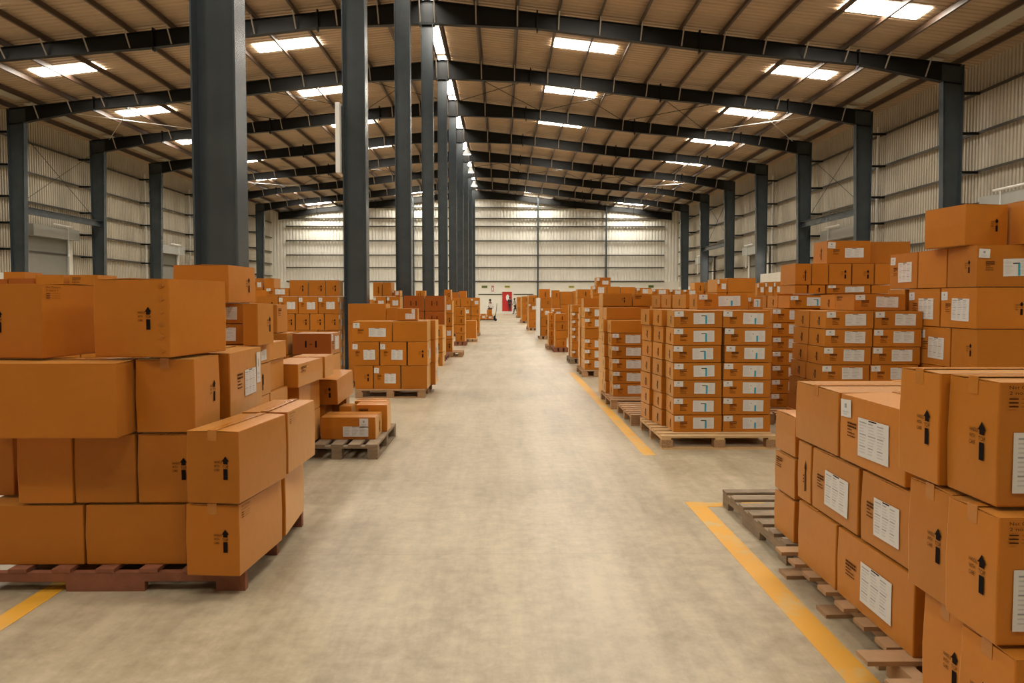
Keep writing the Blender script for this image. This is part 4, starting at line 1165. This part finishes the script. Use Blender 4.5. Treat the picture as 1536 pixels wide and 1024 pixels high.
tops('big orange boxes before the right shutters', 15.0, [(1075.5, 1091, 418, 438, 'l'), (1091.5, 1133.5, 416.5, 438, '')], .7)
tops('shaded sheet-labelled row by the white parapet', 16.5, [(1136, 1147, 424, 443, 'l'), (1147.5, 1160, 422.5, 443, 'l'), (1160.5, 1173, 422, 443, 'l'), (1173.5, 1190, 422, 443, 'e')])
fill(4.5, 12.0, 24.0, 25.0, 0, 1.5, .36, .6); fill(3.2, 9.5, 33, 34, 0, 1.75, .36, .6); fill(1.9, 12, 44, 45, 0, 1.75, .4, .6); fill(1.7, 14, 56, 57, 0, 1.7, .4, .7)
fill(-12, -3.9, 28, 29, 0, 1.5, .36, .6); fill(-12, -3.6, 40, 41, 0, 1.6, .4, .6); fill(-5, -2.0, 44, 45, 0, 1.7, .4, .6)

take_all()
for q in QUEUE: do_fill(*q)
fo = FILL.build('stacked_cardboard', M['card'])
fo['kind'] = 'stuff'; fo['label'] = 'brown cardboard boxes packed in the lower, rear and far parts of the stacks'; fo['category'] = 'boxes'
# white parapet by the right wall
m = MB(); m.box(13.2, 14.0, 33.0, 37.6, 0, 2.9); struct(m.build('wall_low', M['plaster']), 'low white parapet wall by the right wall columns')

# ------------------------------------------------------------------ pallet truck and people
T = floor_at(733, 481.3)
r = empty('pallet_truck', (T.x, T.y, 0)); tag(r, 'hand pallet truck with a tall handle at the far left of the aisle', 'pallet truck')
for s in (-.2, .2):
    m = MB(); m.box(-.75, .35, s - .08, s + .08, .06, .12); m.build('fork', M['steel_dark'], r)
    m = MB(); m.tube((-.65, s - .05, .04), (-.65, s + .05, .04), .04, 12); m.build('roller', M['black'], r)
m = MB(); m.box(.35, .52, -.22, .22, .06, .35); m.tube((.45, -.08, .35), (.45, .08, .35), .07, 10); m.build('pump_body', M['steel_dark'], r)
m = MB(); m.tube((.52, -.07, .1), (.52, .07, .1), .1, 16); m.build('steer_wheel', M['black'], r)
m = MB(); m.tube((.5, 0, .3), (.62, 0, 1.25), .022, 8); m.tube((.62, -.12, 1.32), (.62, .12, 1.32), .018, 8); m.tube((.62, 0, 1.25), (.62, -.12, 1.32), .016, 8); m.tube((.62, 0, 1.25), (.62, .12, 1.32), .016, 8); m.build('handle', M['black'], r)
box(T.x - .43, T.y, .121, .44, .5, .42, '@, left one on the hand pallet truck', f='l')
box(T.x + .06, T.y - .02, .121, .48, .5, .34, '@, right one on the hand pallet truck', f='l')
box(T.x + .06, T.y + .02, .462, .38, .4, .40, '@, upper one on the hand pallet truck', f='e')
def skin_body(name, joints, edges, material, parent=None, sub=2):
    me = bpy.data.meshes.new(name); me.from_pydata([j[:3] for j in joints], edges, [])
    o = bpy.data.objects.new(name, me); COL.objects.link(o)
    if parent is not None: o.parent = parent
    o.modifiers.new('skin', 'SKIN'); sd = o.modifiers.new('smooth', 'SUBSURF'); sd.levels = sub; sd.render_levels = sub
    for i, j in enumerate(joints):
        v = me.skin_vertices[0].data[i]; v.radius = (j[3], j[4] if len(j) > 4 else j[3]); v.use_root = (i == 0)
    me.materials.append(material)
    return o
def person(loc, yaw, label, shirt, trousers, stride=0.0, arms=((.0, .0), (.0, .0)), lean=0.0, hgt=1.7):
    """standing figure facing -y before yaw; arms: (forward reach, bend) for each side"""
    k = hgt / 1.75; L = lean
    J = [(0, 0, .95, .145, .11), (0, -.02 * L, 1.12, .13, .10), (0, -.09 * L, 1.30, .155, .11), (0, -.13 * L, 1.44, .12, .09), (0, -.17 * L, 1.53, .052), (0, -.20 * L, 1.60, .07, .085), (0, -.21 * L, 1.70, .072, .09)]
    E = [(i, i + 1) for i in range(6)]
    cl_s = [(j[0], j[1], j[2], j[3] * 1.08, j[4] * 1.1 if len(j) > 4 else j[3]) for j in J[:4]]; cl_e = [(0, 1), (1, 2), (2, 3)]
    tr = [(0, 0, .97, .15, .115)]; te = []
    for s, (fwd, bend) in zip((-1, 1), arms):
        sh = (s * .17, -.12 * L, 1.42); el = (s * .235, -.12 * L - fwd * .18 + .02, 1.15 + abs(fwd) * .06)
        wr = (s * (.22 - bend * .06), -.12 * L - fwd * .40 - .02, .90 + bend * .30)
        n = len(J); J += [sh + (.062,), el + (.046,), wr + (.033,)]; E += [(3, n), (n, n + 1), (n + 1, n + 2)]
        d = (Vector(wr) - Vector(el)).normalized(); pm = Vector(wr) + d * .07
        J.append((pm.x, pm.y, pm.z, .030, .018)); E.append((n + 2, n + 3))
        ax = Vector((0, 1, 0)) if abs(d.z) > .6 else Vector((0, 0, 1))
        for q, (o, ln) in enumerate(((-.027, .068), (-.009, .078), (.009, .074), (.027, .058))):
            a = pm + ax * o + d * .02; b = a + d * ln * .6 + Vector((-s * .008, 0, 0)); c = b + d * ln * .4 + Vector((-s * .016, 0, 0))
            m0 = len(J); J += [tuple(a) + (.009,), tuple(b) + (.0085,), tuple(c) + (.0065,)]; E += [(n + 3, m0), (m0, m0 + 1), (m0 + 1, m0 + 2)]
        a = Vector(wr) + d * .03 - ax * .03; b = a + d * .045 - ax * .022
        m0 = len(J); J += [tuple(a) + (.011,), tuple(b) + (.008,)]; E += [(n + 2, m0), (m0, m0 + 1)]
        m1 = len(cl_s); cl_s += [sh + (.072,), el + (.057,), tuple(Vector(el).lerp(Vector(wr), .45)) + (.05,)]; cl_e += [(3, m1), (m1, m1 + 1), (m1 + 1, m1 + 2)]
        hp = (s * .09, 0, .90); kn = (s * .10, -stride * s * .20 - .02, .50); an = (s * .10, -stride * s * .30 + .02, .085); to = (s * .115, -stride * s * .30 - .14, .035)
        n = len(J); J += [hp + (.085,), kn + (.058,), an + (.040,), to + (.035, .03)]; E += [(0, n), (n, n + 1), (n + 1, n + 2), (n + 2, n + 3)]
        m2 = len(tr); tr += [hp + (.098,), kn + (.074,), (an[0], an[1], an[2] + .03, .062)]; te += [(0, m2), (m2, m2 + 1), (m2 + 1, m2 + 2)]
    body = skin_body('person', J, E, M['skin'])
    skin_body('shirt', cl_s, cl_e, shirt, body); skin_body('trousers', tr, te, trousers, body)
    hy = -.21 * L
    m = MB(); m.lathe([(.0, .135), (.05, .125), (.082, .09), (.098, .03), (.096, -.03), (.085, -.06)], (0, hy + .012, 1.665), 16); m.build('hair', M['hair'], body)
    for s in (-1, 1):
        m = MB(); m.lathe([(0, .012), (.010, .006), (.012, 0), (.010, -.006), (0, -.012)], (s * .032, hy - .088, 1.655), 8); m.build('eye', M['black'], body)
        m = MB(); m.lathe([(0, .03), (.012, .018), (.014, 0), (.010, -.02), (0, -.03)], (s * .078, hy + .005, 1.645), 8); m.build('ear', M['skin'], body)
        m = MB(); to_y = -stride * s * .30; m.box(s * .108 - .045, s * .108 + .045, to_y - .19, to_y + .07, 0, .055); m.box(s * .108 - .04, s * .108 + .04, to_y - .08, to_y + .07, .055, .10); m.build('shoe', M['black'], body, bevel=.02)
    m = MB(); m.poly([(-.012, hy - .088, 1.615), (.012, hy - .088, 1.615), (0, hy - .115, 1.618), ]); m.poly([(-.012, hy - .088, 1.615), (0, hy - .115, 1.618), (0, hy - .085, 1.655)]); m.poly([(.012, hy - .088, 1.615), (0, hy - .085, 1.655), (0, hy - .115, 1.618)]); m.build('nose', M['skin'], body)
    m = MB(); m.box(-.025, .025, hy - .092, hy - .08, 1.578, 1.588); m.build('mouth', M['sign_red'], body)
    body.location = loc; body.rotation_euler = (0, 0, math.radians(yaw)); body.scale = (k, k, k)
    tag(body, label, 'person', 'workers at the far end'); return body
P = floor_at(735, 479.3)
person((P.x, P.y + .3, 0), 20, 'person in a white shirt and dark trousers standing behind the hand pallet truck', M['cloth_white'], M['cloth_dark'], .1, ((.5, .6), (.4, .5)), .2, 1.62)
person((wx(764.5, 1.2), YW - .52, DSTEP), 160, 'person in dark clothes standing in front of the red door', M['cloth_dark'], M['cloth_dark'], .25, ((.3, .3), (.1, .1)), .1, 1.62)
P = floor_at(773, 470.9)
person((P.x, 80.8, 0), -70, 'person in a pale grey shirt walking beside the red door', M['cloth_grey'], M['cloth_dark'], .8, ((.6, .5), (-.3, .1)), .5, 1.72)

# ------------------------------------------------------------------ world and exposure
w = bpy.data.worlds.new('outside'); S.world = w; w.use_nodes = True
w.node_tree.nodes['Background'].inputs[0].default_value = (.8, .85, .9, 1); w.node_tree.nodes['Background'].inputs[1].default_value = .6
vs = S.view_settings
vs.view_transform = 'Standard'; vs.look = 'None'; vs.gamma = 1.0; vs.use_curve_mapping = False; vs.exposure = 0.56
try:
    S.cycles.use_denoising = True; S.cycles.max_bounces = 8; S.cycles.diffuse_bounces = 5
except Exception: pass
seen = {}
for o in S.objects:
    if o.parent is None and o.get('label'): seen.setdefault(o['label'], []).append(o.name)
print('BOXES', len(ALL), 'DUP', [k for k, v in seen.items() if len(v) > 1 and S.objects[v[0]].get('kind') != 'structure'][:20])
print('LONG', [(len(k.split()), k) for k in seen if len(k.split()) > 16][:20])
